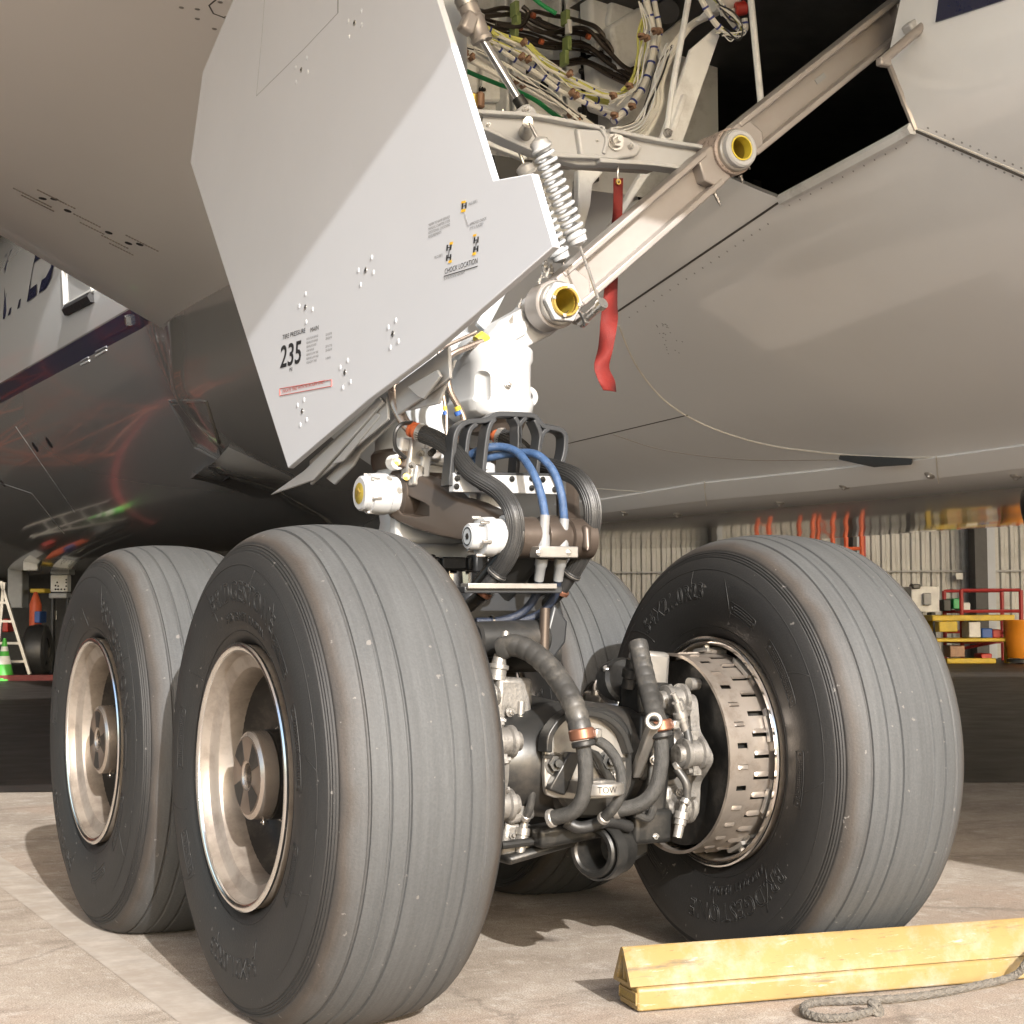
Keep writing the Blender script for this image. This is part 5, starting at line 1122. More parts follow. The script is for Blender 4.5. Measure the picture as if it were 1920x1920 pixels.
for v in me.vertices:
    a = -math.pi/2 - .28 + v.co.x/.062; v.co = Vector((tw.x+math.cos(a)*.0626, tw.y+math.sin(a)*.0626, tw.z-.008+v.co.y))
me.materials.append(MATS['ink']); link('lettering', me, tl_, smooth=False)
def wrapped(name, pts, r, wraps, label):
    c_ = spline(Q(pts), 10); L = sum((b_-a_).length for a_, b_ in zip(c_, c_[1:]))
    b = MB(); fine = []
    n = wraps*8
    for i in range(n+1):
        s_ = L*i/n; acc = 0
        for a_, b_ in zip(c_, c_[1:]):
            d_ = (b_-a_).length
            if acc+d_ >= s_-1e-9: fine.append(a_.lerp(b_, (s_-acc)/d_)); break
            acc += d_
    b.tube(fine, lambda t: r*(1+.055*abs(math.sin(math.pi*t*wraps))**.6), 20); return b.build(name, 'hose_grey', AIR, label=label), c_
hA, cA = wrapped('wrapped_hose', [(938, 1218, -.02), (965, 1210, -.06), (1005, 1228, -.12), (1045, 1270, -.20), (1075, 1322, -.27), (1090, 1375, -.31)], .0315, 12, 'spiral wrapped grey hose arching over the bogie end')
hB, cB = wrapped('wrapped_hose', [(1196, 1205, -.10), (1203, 1240, -.13), (1215, 1290, -.18), (1228, 1340, -.24), (1237, 1372, -.28)], .0285, 10, 'spiral wrapped grey hose standing beside the right hand brake')
for h_, px, py, y in ((hA, 1091, 1378, -.31), (hB, 1238, 1362, -.28)):
    p = P(px, py, y=y); dd = Vector((.1, -.15, -1)).normalized(); b = MB(); b.ring(p-dd*.018, p+dd*.014, .037, .02, 28, .004); b.build('hose_clamp', 'copper', h_)
    b = MB(); b.box(p+Vector((.042, -.012, .004)), (.022, .026, .026)); b.build('clamp_screw', 'steel', h_, .004)
    b = MB(); b.ring(p+dd*.016, p+dd*.034, .034, .02, 28, .004); b.build('cuff', 'black_rubber', h_)
p0 = P(930, 1235, y=-.02)
b = MB(); b.lathe([(0, .030), (.012, .030), (.014, .026), (.03, .026), (.034, .031), (.045, .031), (.047, .022), (.075, .018)], P(931, 1275, y=-.02), (P(938, 1225, y=-.02)-P(931, 1275, y=-.02)), 20); b.build('hose_elbow', 'alu', hA)
b = MB(); b.cyl(P(948, 1185, y=.0), P(946, 1215, y=-.01), .011, n=14); b.build('bleed_nipple', 'alu', hA)
b = MB(); b.lathe([(0, .022), (.03, .022), (.034, .027), (.06, .027), (.065, .02), (.09, .02)], P(1178, 1290, y=-.03), (P(1186, 1240, y=-.05)-P(1178, 1290, y=-.03)), 18); b.build('hose_elbow', 'dark_steel', hB)
def braid(pts, r, m='braid', ends=True, label=None, name='braided_hose'):
    c_ = spline(Q(pts), 8); b = MB(); b.tube(c_, r, 14); o = b.build(name, m, AIR, label=label)
    if ends:
        d = (c_[-2]-c_[-1]).normalized(); b = MB(); b.ring(c_[-1]-d*.004, c_[-1]+d*.012, r*1.2, r*.8, 20, .002); b.build('end_band', 'alu', o)
    return o
braid([(1093, 1395, -.31), (1098, 1440, -.32), (1094, 1490, -.31), (1074, 1522, -.28), (1032, 1535, -.22)], .022, label='braided hose running down past the tow lug')
braid([(1239, 1382, -.28), (1240, 1430, -.29), (1228, 1480, -.28), (1200, 1508, -.25), (1152, 1520, -.20)], .022, label='braided hose bending under the right hand brake')
braid([(1108, 1382, -.28), (1140, 1402, -.30), (1162, 1440, -.32), (1164, 1485, -.32), (1150, 1515, -.30), (1130, 1536, -.26)], .0155, label='thin braided hose looping round the tow lug')
for pts in ([(972, 1400, -.06), (974, 1425, -.10), (988, 1446, -.12)], [(984, 1450, -.11), (997, 1478, -.12), (993, 1515, -.11), (985, 1535, -.09)], [(1287, 1365, -.20), (1292, 1400, -.22), (1284, 1425, -.22), (1268, 1438, -.20)], [(1268, 1440, -.20), (1286, 1468, -.22), (1288, 1495, -.22), (1284, 1505, -.22)]): braid(pts, .0125, 'hose_grey', name='brake_pipe')
def fit(px0, py0, px1, py1, y, m='alu', s_=1.0, name='pipe_union'):
    a_, c_ = P(px0, py0, y=y), P(px1, py1, y=y); L = (c_-a_).length; b = MB(); b.lathe([(0, .012*s_), (L*.30, .012*s_), (L*.32, .021*s_), (L*.5, .022*s_), (L*.52, .018*s_), (L*.66, .018*s_), (L*.68, .0145*s_), (L, .0135*s_)], a_, c_-a_, 14); return b.build(name, m, AIR)
fit(977, 1315, 972, 1400, -.05); fit(985, 1530, 975, 1600, -.08); fit(1268, 1318, 1286, 1370, -.20); fit(1284, 1500, 1270, 1570, -.21); fit(1262, 1300, 1284, 1345, -.19, s_=.8)
# pressure indicator and dark castings behind the right hand hose
b = MB(); b.cyl(P(1150, 1285, y=.12), P(1175, 1275, y=.05), .075, n=32, ch=.01); bm_ = b.build('brake_motor', 'dark_steel', AIR)
b = MB(); b.lathe([(0, .055), (.01, .06), (.02, .06), (.022, .05)], P(1130, 1310, y=.10), (-.7, -.6, .1), 32); b.build('polished_cap', 'chrome', bm_)
b = MB(); b.cyl(P(1138, 1262, y=.08), P(1138, 1250, y=.07), .013, n=16, ch=.003); b.build('cap', 'alu', bm_)
for px, py, y, sz, m in ((1215, 1260, .02, (.10, .10, .13), 'alu'), (1210, 1310, -.02, (.12, .12, .10), 'dark_steel'), (1195, 1400, -.10, (.05, .10, .20), 'dark_steel'), (1215, 1460, -.10, (.08, .12, .22), 'dark_steel'), (1200, 1545, -.10, (.14, .16, .10), 'dark_steel'), (1245, 1500, -.10, (.06, .10, .10), 'cast'), (1255, 1320, -.08, (.10, .08, .09), 'cast'), (1242, 1400, -.12, (.06, .07, .20), 'dark_steel'),
                         (945, 1310, .02, (.12, .14, .13), 'cast'), (950, 1390, .0, (.10, .12, .12), 'cast'), (950, 1460, -.02, (.10, .12, .10), 'dark_steel'), (958, 1500, -.03, (.09, .12, .12), 'cast'), (950, 1570, .0, (.10, .14, .10), 'cast'), (935, 1290, .0, (.05, .06, .07), 'alu'), (1010, 1590, -.05, (.26, .10, .03), 'dark_steel'), (1080, 1555, -.10, (.30, .10, .06), 'dark_steel')):
    b = MB(); b.box(P(px, py, y=y), sz, Matrix.Rotation(random.uniform(-.2, .2), 3, 'Y')); b.build('brake_casting', m, AIR, .016, 3)
for k in range(16):
    px = random.choice((940, 955, 965, 1225, 1260, 1275)); py = random.uniform(1290, 1570); bolt_at(AIR, P(px, py, y=-.06 if px < 1000 else -.17), (random.uniform(-.6, .2), -1, .2), .010, .014, random.choice(('alu', 'cast', 'steel')))
b = MB(); bar(b, P(1192, 1452, y=-.16), P(1225, 1358, y=-.30), .03, .03); b.ring(P(1226, 1352, y=-.33), P(1226, 1352, y=-.30), .026, .013, 24); b.build('hose_stay', 'alu', AIR, .004)
# jacking dome clamp under the bogie
p = P(1130, 1590, y=-.10)
b = MB(); b.ring(p-Vector((.07, .05, 0)), p+Vector((.05, .0, 0)), .078, .055, 36, .006); jc = b.build('jacking_cup', 'dark_steel', AIR)
b = MB(); b.ring(p+Vector((-.06, -.06, 0)), p+Vector((-.02, -.045, 0)), .084, .078, 36); b.build('cup_band', 'axle_dark', jc)
b = MB(); b.prism(Q([(1170, 1545), (1215, 1540), (1218, 1600), (1185, 1620), (1165, 1600)], -.06), (0, .10, 0)); b.build('cup_bracket', 'axle_dark', jc, .01)
b = MB(); b.tube(Q([(940, 1585, -.1), (1040, 1572, -.1)]), .012, 10); b.build('lower_tube', 'axle_dark', AIR)
b = MB(); b.tube(spline(Q([(1060, 1540, -.18), (1090, 1552, -.2), (1140, 1540, -.2), (1180, 1550, -.18)]), 6), .018, 12); b.build('lower_hose', 'black_rubber', AIR)
b = MB(); b.tube(spline(Q([(1190, 1525, -.22), (1215, 1535, -.22), (1225, 1515, -.2)]), 6), .012, 10); b.build('lower_hose', 'hose_grey', AIR)

# ================================================================== belly details: seams, strip, drain mast, marks
def skinline(pts, m, r, name, sub=6, lift=.0):
    out = []
    for a_, c_ in zip(pts, pts[1:]):
        for k in range(sub):
            q, n_ = on_skin(lerp(a_[0], c_[0], k/sub), lerp(a_[1], c_[1], k/sub), lift)
            if q is not None: out.append(q)
    q, n_ = on_skin(*pts[-1], lift)
    if q is not None: out.append(q)
    if len(out) > 1: b = MB(); b.tube(out, r, 6); return b.build(name, m, fus)
def sp2(pts, sub=5): return [(p.x, p.y) for p in spline([(a, c, 0) for a, c in pts], sub)]
skinline([(1464, 377), (1155, 586)], 'seam', .005, 'door_gap', 12); skinline([(1718, 246), (2150, 430)], 'seam', .006, 'panel_gap', 14); skinline([(1722, 242), (2150, 424)], 'seal', .004, 'panel_edge', 14)
skinline(sp2([(1160, 610), (1190, 680), (1235, 740), (1285, 778), (1350, 808), (1430, 832), (1520, 846), (1640, 856), (1760, 858)]), 'seal', .006, 'sealant_line', 2)
skinline([(1050, 835), (1290, 778)], 'seam', .0035, 'panel_gap', 8); skinline(sp2([(1150, 815), (1250, 845), (1400, 862), (1570, 862)]), 'ink_faint', .003, 'panel_gap', 2)
skinline([(1050, 912), (1250, 925)], 'seal', .0035, 'panel_gap', 4)
skinline([(1717, 244), (1664, 112)], 'brace', .012, 'door_edge', 4); skinline([(1468, 372), (1715, 240)], 'bay_grey', .024, 'well_sill', 8, .012)
st = []
for px, py0, py1 in ((1040, 945, 980), (1130, 935, 968), (1322, 904, 944), (1530, 882, 926), (1757, 856, 902), (1960, 828, 878), (2250, 790, 845)):
    a_, n0 = on_skin(px, py0, .008); c_, n1_ = on_skin(px, py1-8, .008); st.append((a_, c_, n0, n1_))
b = MB(); rings = []
for a_, c_, n0, n1_ in st: rings.append([a_, a_.lerp(c_, .5)+n0*.004, c_, c_-n1_*.04, a_-n0*.04])
b.loft(rings); ks = b.build('keel_strip', 'fairing', fus)
for px in (1322, 1757):
    skinline([(px, 900 if px < 1500 else 852), (px+4, 945 if px < 1500 else 902)], 'seal', .003, 'strip_joint', 3, .012)
q, n_ = on_skin(1645, 852); q2, _ = on_skin(1575, 852); q3, _ = on_skin(1712, 858)
b = MB(); b.prism([q2+n_*.002, q3+n_*.002, q3+n_*.004+Vector((0, 0, -.02)), q+n_*.03+Vector((0, 0, -.028)), q2+n_*.004+Vector((0, 0, -.012))], n_*.016); b.build('drain_mast', 'dark_paint', fus, .003)
for px, py in ((1170, 962), (1270, 964), (1462, 943), (1583, 912), (1743, 890), (1905, 893)):
    q, n_ = on_skin(px, py)
    if q is not None:
        b = MB(); b.lathe([(-.002, .03), (.006, .026), (.012, .012), (.02, .008), (.022, .0)], q, n_, 16); b.build('drain', 'alu', fus)
for k in range(26):   # faint stencilled marks
    px, py = random.choice(((1240, 615), (1245, 635), (1262, 652))); q, n_ = on_skin(px+random.uniform(-14, 18), py+random.uniform(-14, 14))
    b = MB(); b.lathe([(0, .004), (.001, .004)], q, n_, 8); b.build('rivet', 'box_grey', fus)
# inlet and scoop at the front of the fairing
def skinquad(pts, m, name, lift, th): 
    hits = [on_skin(*q, lift) for q in pts]
    if any(h[0] is None for h in hits): return None
    b = MB(); nn = sum((h[1] for h in hits), Vector())/len(hits); b.prism([h[0] for h in hits], -nn*th); return b.build(name, m, fus, .01)
def skinloop(pts, m, name, r, lift=.0): skinline(pts+[pts[0]], m, r, name, 6, lift)
skinloop([(318, 752), (388, 752), (422, 868), (365, 838)], 'fairing', 'inlet_rim', .018, .0); skinquad([(322, 757), (384, 757), (416, 860), (368, 834)], 'fairing', 'inlet_door', .012, .02)
for (x, y, z_, s_) in ((66, 838, 0, 1), (92, 830, 0, 1), (0, 745, 0, .5), (4, 905, 0, 1)):
    q, n_ = on_skin(x, y)
    if q is not None: b = MB(); b.lathe([(-.002, .075*s_), (.004, .075*s_), (.005, .0)], q, n_, 18); b.build('vent', 'ink', fus)
for pts in ([(0, 905), (60, 925), (120, 1000)], [(120, 560), (123, 590)], [(30, 800), (140, 960)]): skinline(pts, 'box_grey', .006, 'panel_gap', 6)
# raised scoop under the fairing's shoulder: an open mouthed bulge that dies away aft
rs_ = []; ri_ = []
for k in range(13):
    t = k/12; ax0, ay0 = lerp(362, 500, t), lerp(884, 948, t); bx0_, by0_ = lerp(428, 575, t), lerp(838, 905, t); row = []; rowi = []
    for j in range(13):
        u = j/12; q, nn = on_skin(lerp(ax0, bx0_, u), lerp(ay0, by0_, u))
        hgt = (.24*(1-t)**1.3*(1-.1*t))*math.sin(math.pi*u)**.6; row.append(q+nn*(hgt-.006)); rowi.append(q+nn*(hgt*.84-.012))
    rs_.append(row); ri_.append(rowi)
b = MB(); n = 13; vs = [p for r_ in rs_ for p in r_]; fs = [(i*n+j, i*n+j+1, (i+1)*n+j+1, (i+1)*n+j) for i in range(12) for j in range(12)]; b.add(vs, fs)
vs = [p for r_ in ri_[:5] for p in r_]; fs = [(i*n+j, (i+1)*n+j, (i+1)*n+j+1, i*n+j+1) for i in range(4) for j in range(12)]; b.add(vs, fs)
b.add(rs_[0]+ri_[0], [(j, j+1, n+j+1, n+j) for j in range(12)])
sc_ = b.build('ram_scoop', 'fairing', fus, ang=50)
b = MB(); b.add(ri_[4], [tuple(range(13))]); b.build('scoop_throat', 'ink', fus)
# fuselage access door, service panels and the company lettering ahead of the wing
skinloop([(120, 500), (124, 574), (176, 544), (172, 520)], 'box_white', 'door_frame', .035, .0)
skinline([(127, 582), (176, 556)], 'ink', .07, 'door_shadow_gap', 6)
for pts in ([(152, 684), (168, 676)], [(180, 668), (200, 656)], [(152, 678), (166, 670)], [(180, 660), (200, 650)]): skinline(pts, 'box_white' if pts[0][1] in (684, 668) else 'ink_grey', .012, 'service_label', 2)
skinline([(242, 592), (244, 608)], 'steel', .05, 'drain_fitting', 2)
me = text_mesh('UNITED', 1.55, 0, 'LEFT', 0, .8)
base, nb = on_skin(112, 542)
for v in me.vertices:
    y = base.y + 4.6 - v.co.x*1.0; z = base.z + .12 + v.co.y
    dz = max(-1, min(1, (z-CZ)/RF)); v.co = Vector((CX-(RF+.012)*math.cos(math.asin(dz)), y, z))
me.materials.append(MATS['navy']); link('lettering', me, fus, smooth=False)
# stencils under the wing
def wing_text(px, py, n, dx, dy, sz):
    for k in range(n):
        q, nn = on_wing(px+dx*k, py+dy*k, .002); q2, _ = on_wing(px+dx*(k+.7), py+dy*(k+.7), .002)
        if q is not None and q2 is not None: b = MB(); b.tube([q, q2], sz, 4); o = b.build('stencil', 'ink_faint', wing)
for px, py, n in ((25, 352, 14), (40, 365, 12), (70, 355, 14), (138, 400, 10), (150, 416, 9), (190, 440, 10), (205, 455, 9), (236, 440, 12)): wing_text(px, py, n, 5.2, 2.6, .006)
for px, py in ((80, 372), (102, 373), (127, 395), (204, 436), (241, 456), (262, 458)):
    q, nn = on_wing(px, py); b = MB(); b.lathe([(-.002, .028), (.003, .028), (.004, 0)], q, nn, 12); b.build('drain_hole', 'ink', wing)
for px, py in ((340, 14), (370, 17), (370, 35), (402, 54), (425, 32), (437, 57), (413, 4)):
    q, nn = on_wing(px, py)
    if q is not None: b = MB(); b.lathe([(-.002, .014), (.002, .012), (.003, 0)], q, nn, 12); b.build('wing_screw', 'alu', wing)
def wseam(pts):
    out = [on_wing(*q, .0)[0] for q in pts]
    if all(o is not None for o in out): b = MB(); b.tube(out, .004, 5); b.build('panel_gap', 'seam', wing)
wseam([(392, 10), (404, 0), (412, -10)]); wseam([(392, 10), (400, 25), (440, 40)])

# ================================================================== things on the apron
def cq(px, py, z): return P(px, py, z=z)
# yellow chocks: a hollow triangular bar lying on a box-section bar
c0 = cq(1204, 1900, 0); c1 = cq(1925, 1838, 0); cd = (c1-c0); cd.z = 0; cd.normalize(); cn = Vector((-cd.y, cd.x, 0)); CL = 1.35
c0 = c0 - cd*.012
ch = thing('wheel_chock', 'long yellow box section chock lying under the triangular one', 'chock', c0)
def chk(pts, L0, L1): return [[c0+cd*L_+cn*u+Vector((0, 0, v)) for u, v in pts] for L_ in (L0, L1)]
b = MB(); body = [(0, .004), (.0, .062), (.008, .068), (.128, .068), (.136, .062), (.136, .004)]; r_ = chk(body, .0, CL); b.loft(r_); bodyo = b.build('body', 'yellow', ch, .006, 2)
for lx in (.32, .86):
    pass
put_text('TIGER CHOCKS', .020, 'ochre', c0+cn*.128+Vector((0, 0, .030))-cd*.0015, -cn, (0, 0, 1), ch, sx=.68, name='lettering')
b = MB(); fr_ = [c0-cd*.002+cn*u+Vector((0, 0, v)) for u, v in ((.006, .022), (.006, .052), (.130, .052), (.130, .022))]; b.tube(fr_+[fr_[0]], .0025, 5); b.build('name_border', 'yellow', ch)
ct = thing('wheel_chock', 'long yellow triangular chock with an open hollow end', 'chock', c0)
off = .030
tri_o = [(.002, .072), (.006, .069), (.126, .069), (.131, .073), (.074, .166), (.064, .169), (.055, .164)]
b = MB(); r_ = chk(tri_o, -.0+off-.05, CL); rin = chk([(.026, .079), (.106, .079), (.072, .144), (.057, .144)], off-.05, off+.28)
vs = r_[0]+r_[1]; n = len(tri_o); b.add(vs, [(i, (i+1) % n, (i+1) % n+n, i+n) for i in range(n)] + [tuple(range(n, 2*n))])
m_ = len(rin[0]); b.add(rin[0]+rin[1], [(i, (i+1) % m_, (i+1) % m_+m_, i+m_) for i in range(m_)] + [tuple(range(m_, 2*m_))])
# end face between outer and inner outlines
o_, i_ = r_[0], rin[0]
b.add([o_[0], o_[1], o_[2], o_[3], o_[4], o_[5], o_[6]]+i_, [(1, 2, 8, 7), (2, 3, 8), (3, 4, 9, 8), (4, 5, 10, 9), (5, 6, 10), (6, 0, 7, 10), (0, 1, 7)])
b.build('body', 'yellow', ct, 0)
b = MB(); bar(b, c0+cd*(off-.035)+cn*.066+Vector((0, 0, .079)), c0+cd*(off-.035)+cn*.064+Vector((0, 0, .15)), .02, .012, cn); b.build('inner_rib', 'yellow', ct)
# rope
rp = [(1932, 1755, .10), (1918, 1790, .09), (1900, 1815, .05)]
rope_pts = [c1+Vector((.03, -.015, .10)), cq(1915, 1802, .07)+Vector((0, -.02, 0)), cq(1890, 1828, .03)+Vector((0, -.02, 0)), cq(1830, 1848, .014), cq(1760, 1862, .014), cq(1680, 1872, .014), cq(1600, 1876, .014), cq(1530, 1879, .014), cq(1507, 1888, .014), cq(1512, 1900, .014), cq(1545, 1908, .014), cq(1590, 1907, .014), cq(1625, 1898, .014), cq(1640, 1893, .018)]
cr_ = spline(rope_pts, 10); b = MB(); b.tube(cr_, .0092, 12); rope = b.build('rope', 'rope', label=None); tag(rope, 'grey braided rope with a knotted end beside the yellow chocks', 'rope')
# braided strands as crossing ridges
b = MB(); 
for k in range(6):
    pp = []; prev = None
    for i, p in enumerate(cr_):
        t = (cr_[min(i+1, len(cr_)-1)]-cr_[max(i-1, 0)]).normalized()
        a_ = b.frame(t)[0] if prev is None else (prev-t*prev.dot(t)).normalized(); prev = a_; bb = t.cross(a_); an = 2*math.pi*(k//2)/3 + (1 if k % 2 else -1)*i*.75; pp.append(p+(a_*math.cos(an)+bb*math.sin(an))*.0088)
    b.tube(pp, .0032, 5)
o = b.build('strand', 'rope', rope); o['kind'] = 'stuff'
kq = cq(1642, 1890, .02); b = MB()
for k in range(5):
    a = k*1.3; b.tube([kq+Vector((math.cos(a+t*6.28/12)*.016*math.cos(k), math.sin(a+t*6.28/12)*.016, .016*math.sin(k*1.7+t*6.28/12))) for t in range(13)], .0075, 8)
b.build('knot', 'rope', rope)
# red ribbon hung from the link
def rib(pts, wd, y0):
    b = MB(); vs = []; fs = []
    c_ = spline([(x, y, w_) for x, y, w_ in pts], 6)
    for i, p in enumerate(c_):
        tw_ = math.sin(i*.22)*.02; a_ = P(p.x-p.z, p.y, y=y0+tw_); c2_ = P(p.x+p.z, p.y+(3 if i > 0 else 0), y=y0-tw_+.01*math.sin(i*.5)); mid = (a_+c2_)/2+Vector((0, .008*math.sin(i*.45), 0)); vs += [a_, a_.lerp(mid, .9), c2_]
    for i in range(len(c_)-1):
        for k in (0, 1): fs.append((i*3+k, i*3+k+1, i*3+k+4, i*3+k+3))
    b.add(vs, fs); return b
rt_ = thing('red_streamer', 'red fabric warning streamer hanging from the white link', 'streamer', P(1159, 335, y=.40))
o = rib([(1159, 334, 9), (1158, 400, 9), (1154, 440, 10), (1148, 500, 11), (1144, 560, 13), (1142, 600, 16), (1136, 650, 14), (1128, 685, 14), (1136, 710, 16), (1143, 732, 12)], .1, .43).build('ribbon', 'red_fabric', rt_, ang=80)
sm = o.modifiers.new('solid', 'SOLIDIFY'); sm.thickness = .0015
b = MB(); q = P(1159, 341, y=.425); b.ring(q-Vector((0, .004, 0)), q+Vector((0, .002, 0)), .010, .005, 18); b.build('grommet', 'gold', rt_)
b = MB(); b.tube([P(1159, 312, y=.43), P(1159, 320, y=.43), P(1158, 328, y=.43), q], .004, 6); b.build('hook', 'steel', rt_)

# ================================================================== far background
def bar2(b, p, q, r): b.cyl(p, q, r, n=8); return b
def frame_stand(label, px0, px1, bq, zt, m, rails=3, group=None, name='work_stand', base=None):
    a0, a1 = HA(px0, bq), HA(px1, bq); t = thing(name, label, 'stand', H((a0+a1)/2, bq), group)
    for a in (a0, a1):
        for db in (0, 1.2): b = MB(); bar2(b, H(a, bq+db, 0), H(a, bq+db, zt), .045); b.build('post', m, t)
    for k in range(rails):
        z = zt-.45*k
        for db in (0, 1.2): b = MB(); bar2(b, H(a0, bq+db, z), H(a1, bq+db, z), .035); b.build('rail', m, t)
    b = MB(); b.box(H((a0+a1)/2, bq+.6, zt-1.1), (abs(a1-a0), 1.2, .08), Matrix((HX, HN, Vector((0, 0, 1)))).transposed()); b.build('platform', m, t)
    b = MB(); bar2(b, H(a0, bq, .2), H(a1, bq, zt-1.1), .035); b.build('diagonal_brace', m, t)
    return t
frame_stand('orange framed work platform left of the grey column', 1420, 1500, 6, HZ(968, 6), 'frame_orange', 2)
frame_stand('taller orange framed work platform beside the grey column', 1536, 1588, 6, HZ(948, 6), 'frame_orange', 3)
def crate(px0, px1, py0, py1, bq, m, name, label, cat, parent=None, depth=.5, group=None):
    a0, a1 = HA(px0, bq), HA(px1, bq); z1_, z0_ = HZ(py0, bq, (px0+px1)/2), HZ(py1, bq, (px0+px1)/2)
    b = MB(); b.box(H((a0+a1)/2, bq, (z0_+z1_)/2), (abs(a1-a0), depth, z1_-z0_), Matrix((HX, HN, Vector((0, 0, 1)))).transposed()); o = b.build(name, m, parent, .02)
    if parent is None: tag(o, label, cat, group)
    return o
# yellow work bench
wbn = thing('work_bench', 'yellow steel work bench by the hangar wall', 'bench', H(HA(1810, 4), 4))
for py0, py1 in ((1153, 1164), (1196, 1203)): crate(1735, 1888, py0, py1, 4, 'ground_yellow', 'shelf', '', '', wbn, .9)
for px in (1738, 1880): crate(px, px+9, 1160, 1254, 4, 'ground_yellow', 'leg', '', '', wbn, .1)
crate(1755, 1790, 1165, 1185, 4.4, 'ground_yellow', 'vice', '', '', wbn, .3); crate(1770, 1862, 1234, 1244, 4.3, 'ground_yellow', 'foot_rail', '', '', wbn, .2)
for px0, px1, py0, py1, m, lab in ((1808, 1830, 1166, 1195, 'box_white', 'white canister on the yellow bench shelf'), (1832, 1852, 1178, 1196, 'blue', 'blue bin on the yellow bench shelf'), (1852, 1868, 1180, 1196, 'red', 'red bin on the yellow bench shelf'), (1772, 1800, 1210, 1232, 'clamp_brown', 'brown box under the yellow bench'), (1830, 1850, 1225, 1252, 'red', 'red can on the floor under the yellow bench')):
    b = crate(px0, px1, py0, py1, 4.1, m, 'storage_bin', lab, 'bin')
# barrel
bx_, by_ = HA(1912, 4.5), 4.5; zt, zb = HZ(1162, 4.5, 1900), 0.12
t = thing('barrel', 'orange plastic barrel at the right edge', 'barrel', H(bx_, by_))
b = MB(); b.lathe([(zb, .26), (zb+.05, .29), (zt*.5, .31), (zt-.08, .33), (zt-.05, .345), (zt, .345)], H(bx_, by_), (0, 0, 1), 32); b.build('drum', 'barrel_orange', t)
b = MB(); b.lathe([(.03, .30), (.10, .30)], H(bx_, by_), (0, 0, 1), 24); b.build('dolly', 'dark_paint', t)
# red railed cart, grey machine, boxes along the wall
frame_stand('low red railed cart behind the yellow bench', 1770, 1878, 2.2, HZ(1108, 2.2, 1820), 'frame_red', 3, name='railed_cart')
mc = thing('ground_unit', 'pale grey wheeled machine beside the tyre top', 'machine', H(HA(1725, 2.5), 2.5))
crate(1700, 1752, 1100, 1148, 2.5, 'box_white', 'cabinet', '', '', mc, .7); crate(1708, 1722, 1095, 1104, 2.8, 'dark_paint', 'control', '', '', mc, .3); crate(1730, 1745, 1112, 1135, 2.9, 'box_grey', 'panel', '', '', mc, .1)
for px in (1705, 1740): crate(px, px+10, 1148, 1250, 2.5, 'dark_paint', 'leg', '', '', mc, .3)
for px0, px1, py0, py1, m, lab in ((1780, 1795, 1122, 1142, 'green', 'small green box on the red cart'), (1796, 1812, 1130, 1146, 'box_white', 'small white box on the red cart'), (1762, 1776, 1124, 1146, 'dark_paint', 'small black case on the red cart')): crate(px0, px1, py0, py1, 2.6, m, 'small_case', lab, 'case')
sgn = crate(1793, 1806, 1074, 1087, .35, 'box_white', 'wall_notice', 'small white notice on the corrugated hangar wall', 'notice', None, .02)
# left: ladder, cone, cart and another aircraft's wheel in the dark hangar
LB = 9.5
def LA_(px, py, bq=LB): z = HZ(py, bq, px); return H(HA(px, bq), bq, z)
ld = thing('step_ladder', 'aluminium step ladder standing at the left edge', 'ladder', H(HA(30, LB), LB))
for p0, p1 in (((2, 1090), (58, 1264)), ((-30, 1090), (-60, 1264)), ((8, 1092), (-5, 1264))): b = MB(); bar(b, LA_(*p0), LA_(*p1), .09, .05); b.build('rail', 'alu', ld)
for py in (1130, 1165, 1206, 1240): t_ = (py-1090)/174; b = MB(); bar(b, LA_(2+56*t_, py), LA_(-30-30*t_, py), .10, .04); b.build('step', 'alu', ld)
cn_ = thing('traffic_cone', 'green traffic cone with white collars by the ladder', 'cone', H(HA(10, 9.9), 9.9))
zt = HZ(1208, 9.9, 10); cp = H(HA(10, 9.9), 9.9)
for z0_, z1_, m in ((.03, .28, 'cone_green'), (.28, .42, 'box_white'), (.42, .50, 'cone_green'), (.50, .58, 'box_white'), (.58, .72, 'cone_green')):
    b = MB(); b.lathe([(z0_, .16*(1-z0_/.78)+.012), (z1_, .16*(1-z1_/.78)+.012)], cp, (0, 0, 1), 20); b.build('cone_band', m, cn_)
b = MB(); b.box(cp+Vector((0, 0, .016)), (.38, .38, .032)); b.build('base', 'cone_green', cn_, .01)
nw = thing('parked_wheel', 'dark aircraft tyre standing in the hangar behind the ladder', 'wheel', H(HA(72, 9), 9))
zt = HZ(1170, 9, 72)
b = MB(); wp = H(HA(72, 9), 9, zt/2); b.lathe([(-.16, zt*.25), (-.19, zt*.38), (-.15, zt*.47), (0, zt*.5), (.15, zt*.47), (.19, zt*.38), (.16, zt*.25)], wp, HX, 40, closed=True); b.build('tyre', 'black_rubber', nw)
b = MB(); b.lathe([(-.13, .0), (-.13, zt*.25), (.13, zt*.25), (.13, 0)], wp, HX, 24); b.build('rim', 'dark_paint', nw)
gp = thing('gauge_panel', 'grey test cart with a dialled control panel in the hangar', 'cart', H(HA(115, 8), 8))
crate(98, 130, 1078, 1110, 8, 'box_white', 'panel', '', '', gp, .3); crate(100, 135, 1070, 1078, 7.8, 'box_grey', 'lid', '', '', gp, .5); crate(96, 130, 1112, 1122, 8, 'box_grey', 'shelf', '', '', gp, .4)
for px in (98, 126): crate(px, px+5, 1120, 1262, 8, 'dark_paint', 'leg', '', '', gp, .2)
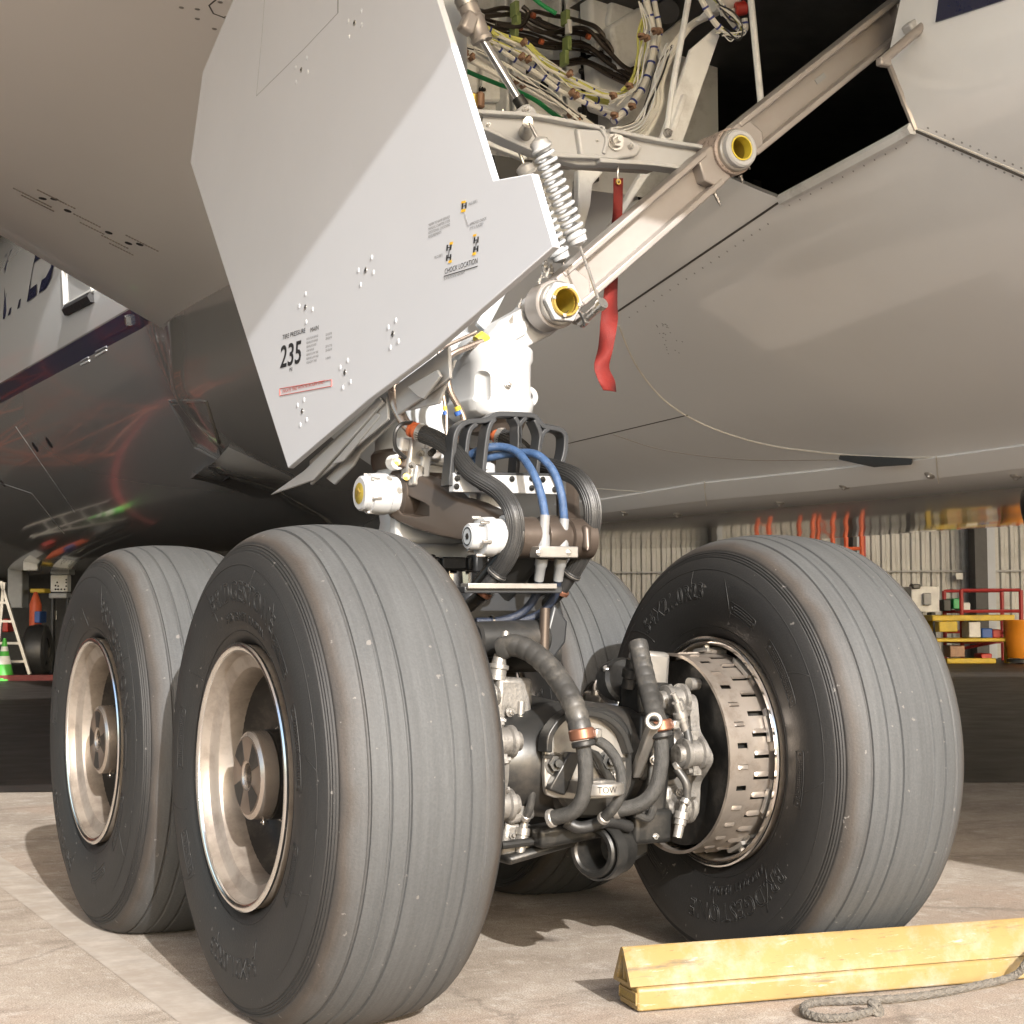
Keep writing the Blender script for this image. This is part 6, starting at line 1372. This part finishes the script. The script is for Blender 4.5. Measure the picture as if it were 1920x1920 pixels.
for px, py in ((107, 1092), (124, 1087), (124, 1092), (104, 1098), (109, 1099), (124, 1099), (104, 1105), (109, 1105), (115, 1105), (121, 1105)): crate(px-1.6, px+1.6, py-1.6, py+1.6, 8.17, 'ink', 'dial', '', '', gp, .02)
cyl_ = thing('gas_bottle', 'red gas bottle behind the ladder', 'bottle', H(HA(67, 7.5), 7.5)); zt = HZ(1110, 7.5, 67)
b = MB(); b.lathe([(0, .11), (zt*.85, .11), (zt*.93, .07), (zt, .03)], H(HA(67, 7.5), 7.5), (0, 0, 1), 20); b.build('cylinder', 'frame_orange', cyl_)
crate(71, 82, 1146, 1168, 7.8, 'blue', 'oil_can', 'blue can standing behind the dark tyre', 'can'); crate(96, 107, 1145, 1162, 7.9, 'box_white', 'paper_sheet', 'white sheet hanging under the test cart', 'sheet', None, .02)
crate(45, 73, 1052, 1070, 9, 'box_white', 'inspection_lamp', 'white lamp head tilted above the test cart', 'lamp', None, .2)
for px0, px1, py0, py1, m, lab in ((5, 22, 1160, 1185, 'red', 'red tool chest seen through the ladder'), (20, 48, 1065, 1140, 'box_grey', 'grey steel stand leg behind the ladder'), (62, 90, 1104, 1112, 'ground_yellow', 'yellow case on top of the dark cart')): crate(px0, px1, py0, py1, 6.5, m, 'tool_case', lab, 'case')
# dark hanging pod at the far right edge
p = P(1935, 945, y=-.1); b = MB(); p = CAM + ray(1962, 940)*9.0; b.ball(p, .23, 24, (.6, .6, 1)); b.build('flap_track_pod', 'dark_paint', AIR)

# navy painted corner above the well, more joints and screw rows on the fairing
h4 = [on_skin(*q, .006) for q in ((1756, 42), (1892, -2), (1900, -60), (1770, -60))]
if all(h[0] is not None for h in h4): b = MB(); b.prism([h[0] for h in h4], -h4[0][1]*.008); b.build('navy_panel', 'navy', fus)
def screws(p0, p1, n, m='box_grey', r=.005):
    for k in range(n):
        q, nn = on_skin(lerp(p0[0], p1[0], k/(n-1)), lerp(p0[1], p1[1], k/(n-1)))
        if q is not None: b = MB(); b.lathe([(-.001, r), (.0008, r*.9), (.001, 0)], q, nn, 8); b.build('screw', m, fus)
screws((1740, 262), (1915, 337), 12); screws((1740, 240), (1915, 315), 12); screws((1180, 595), (1440, 420), 18); screws((1480, 385), (1700, 268), 12, 'box_grey', .004)
# orange lattice stands in the hangar whose image shows in the glossy forward belly
for i, (sx_, sy_) in enumerate(((-1.6, 23.5), (.9, 27.0), (-4.4, 20.0))):
    t = thing('lattice_stand', ('middle', 'farthest', 'nearest')[i] + ' of the orange lattice stands mirrored in the glossy forward belly', 'stand', (sx_, sy_, 0), 'lattice stands beside the nose')
    for dx in (-.9, .9):
        for dy in (-.9, .9): b = MB(); b.cyl((sx_+dx, sy_+dy, 0), (sx_+dx, sy_+dy, 5.2), .045, n=8); b.build('post', 'lattice_orange', t)
    for z in (.3, 1.5, 2.7, 3.9, 5.1):
        for a_, c_ in (((-.9, -.9), (.9, -.9)), ((.9, -.9), (.9, .9)), ((.9, .9), (-.9, .9)), ((-.9, .9), (-.9, -.9))):
            b = MB(); b.cyl((sx_+a_[0], sy_+a_[1], z), (sx_+c_[0], sy_+c_[1], z), .032, n=8); b.build('rail', 'lattice_orange', t)
            if z < 5: b = MB(); b.cyl((sx_+a_[0], sy_+a_[1], z), (sx_+c_[0], sy_+c_[1], z+1.2), .025, n=8); b.build('diagonal', 'lattice_orange', t)
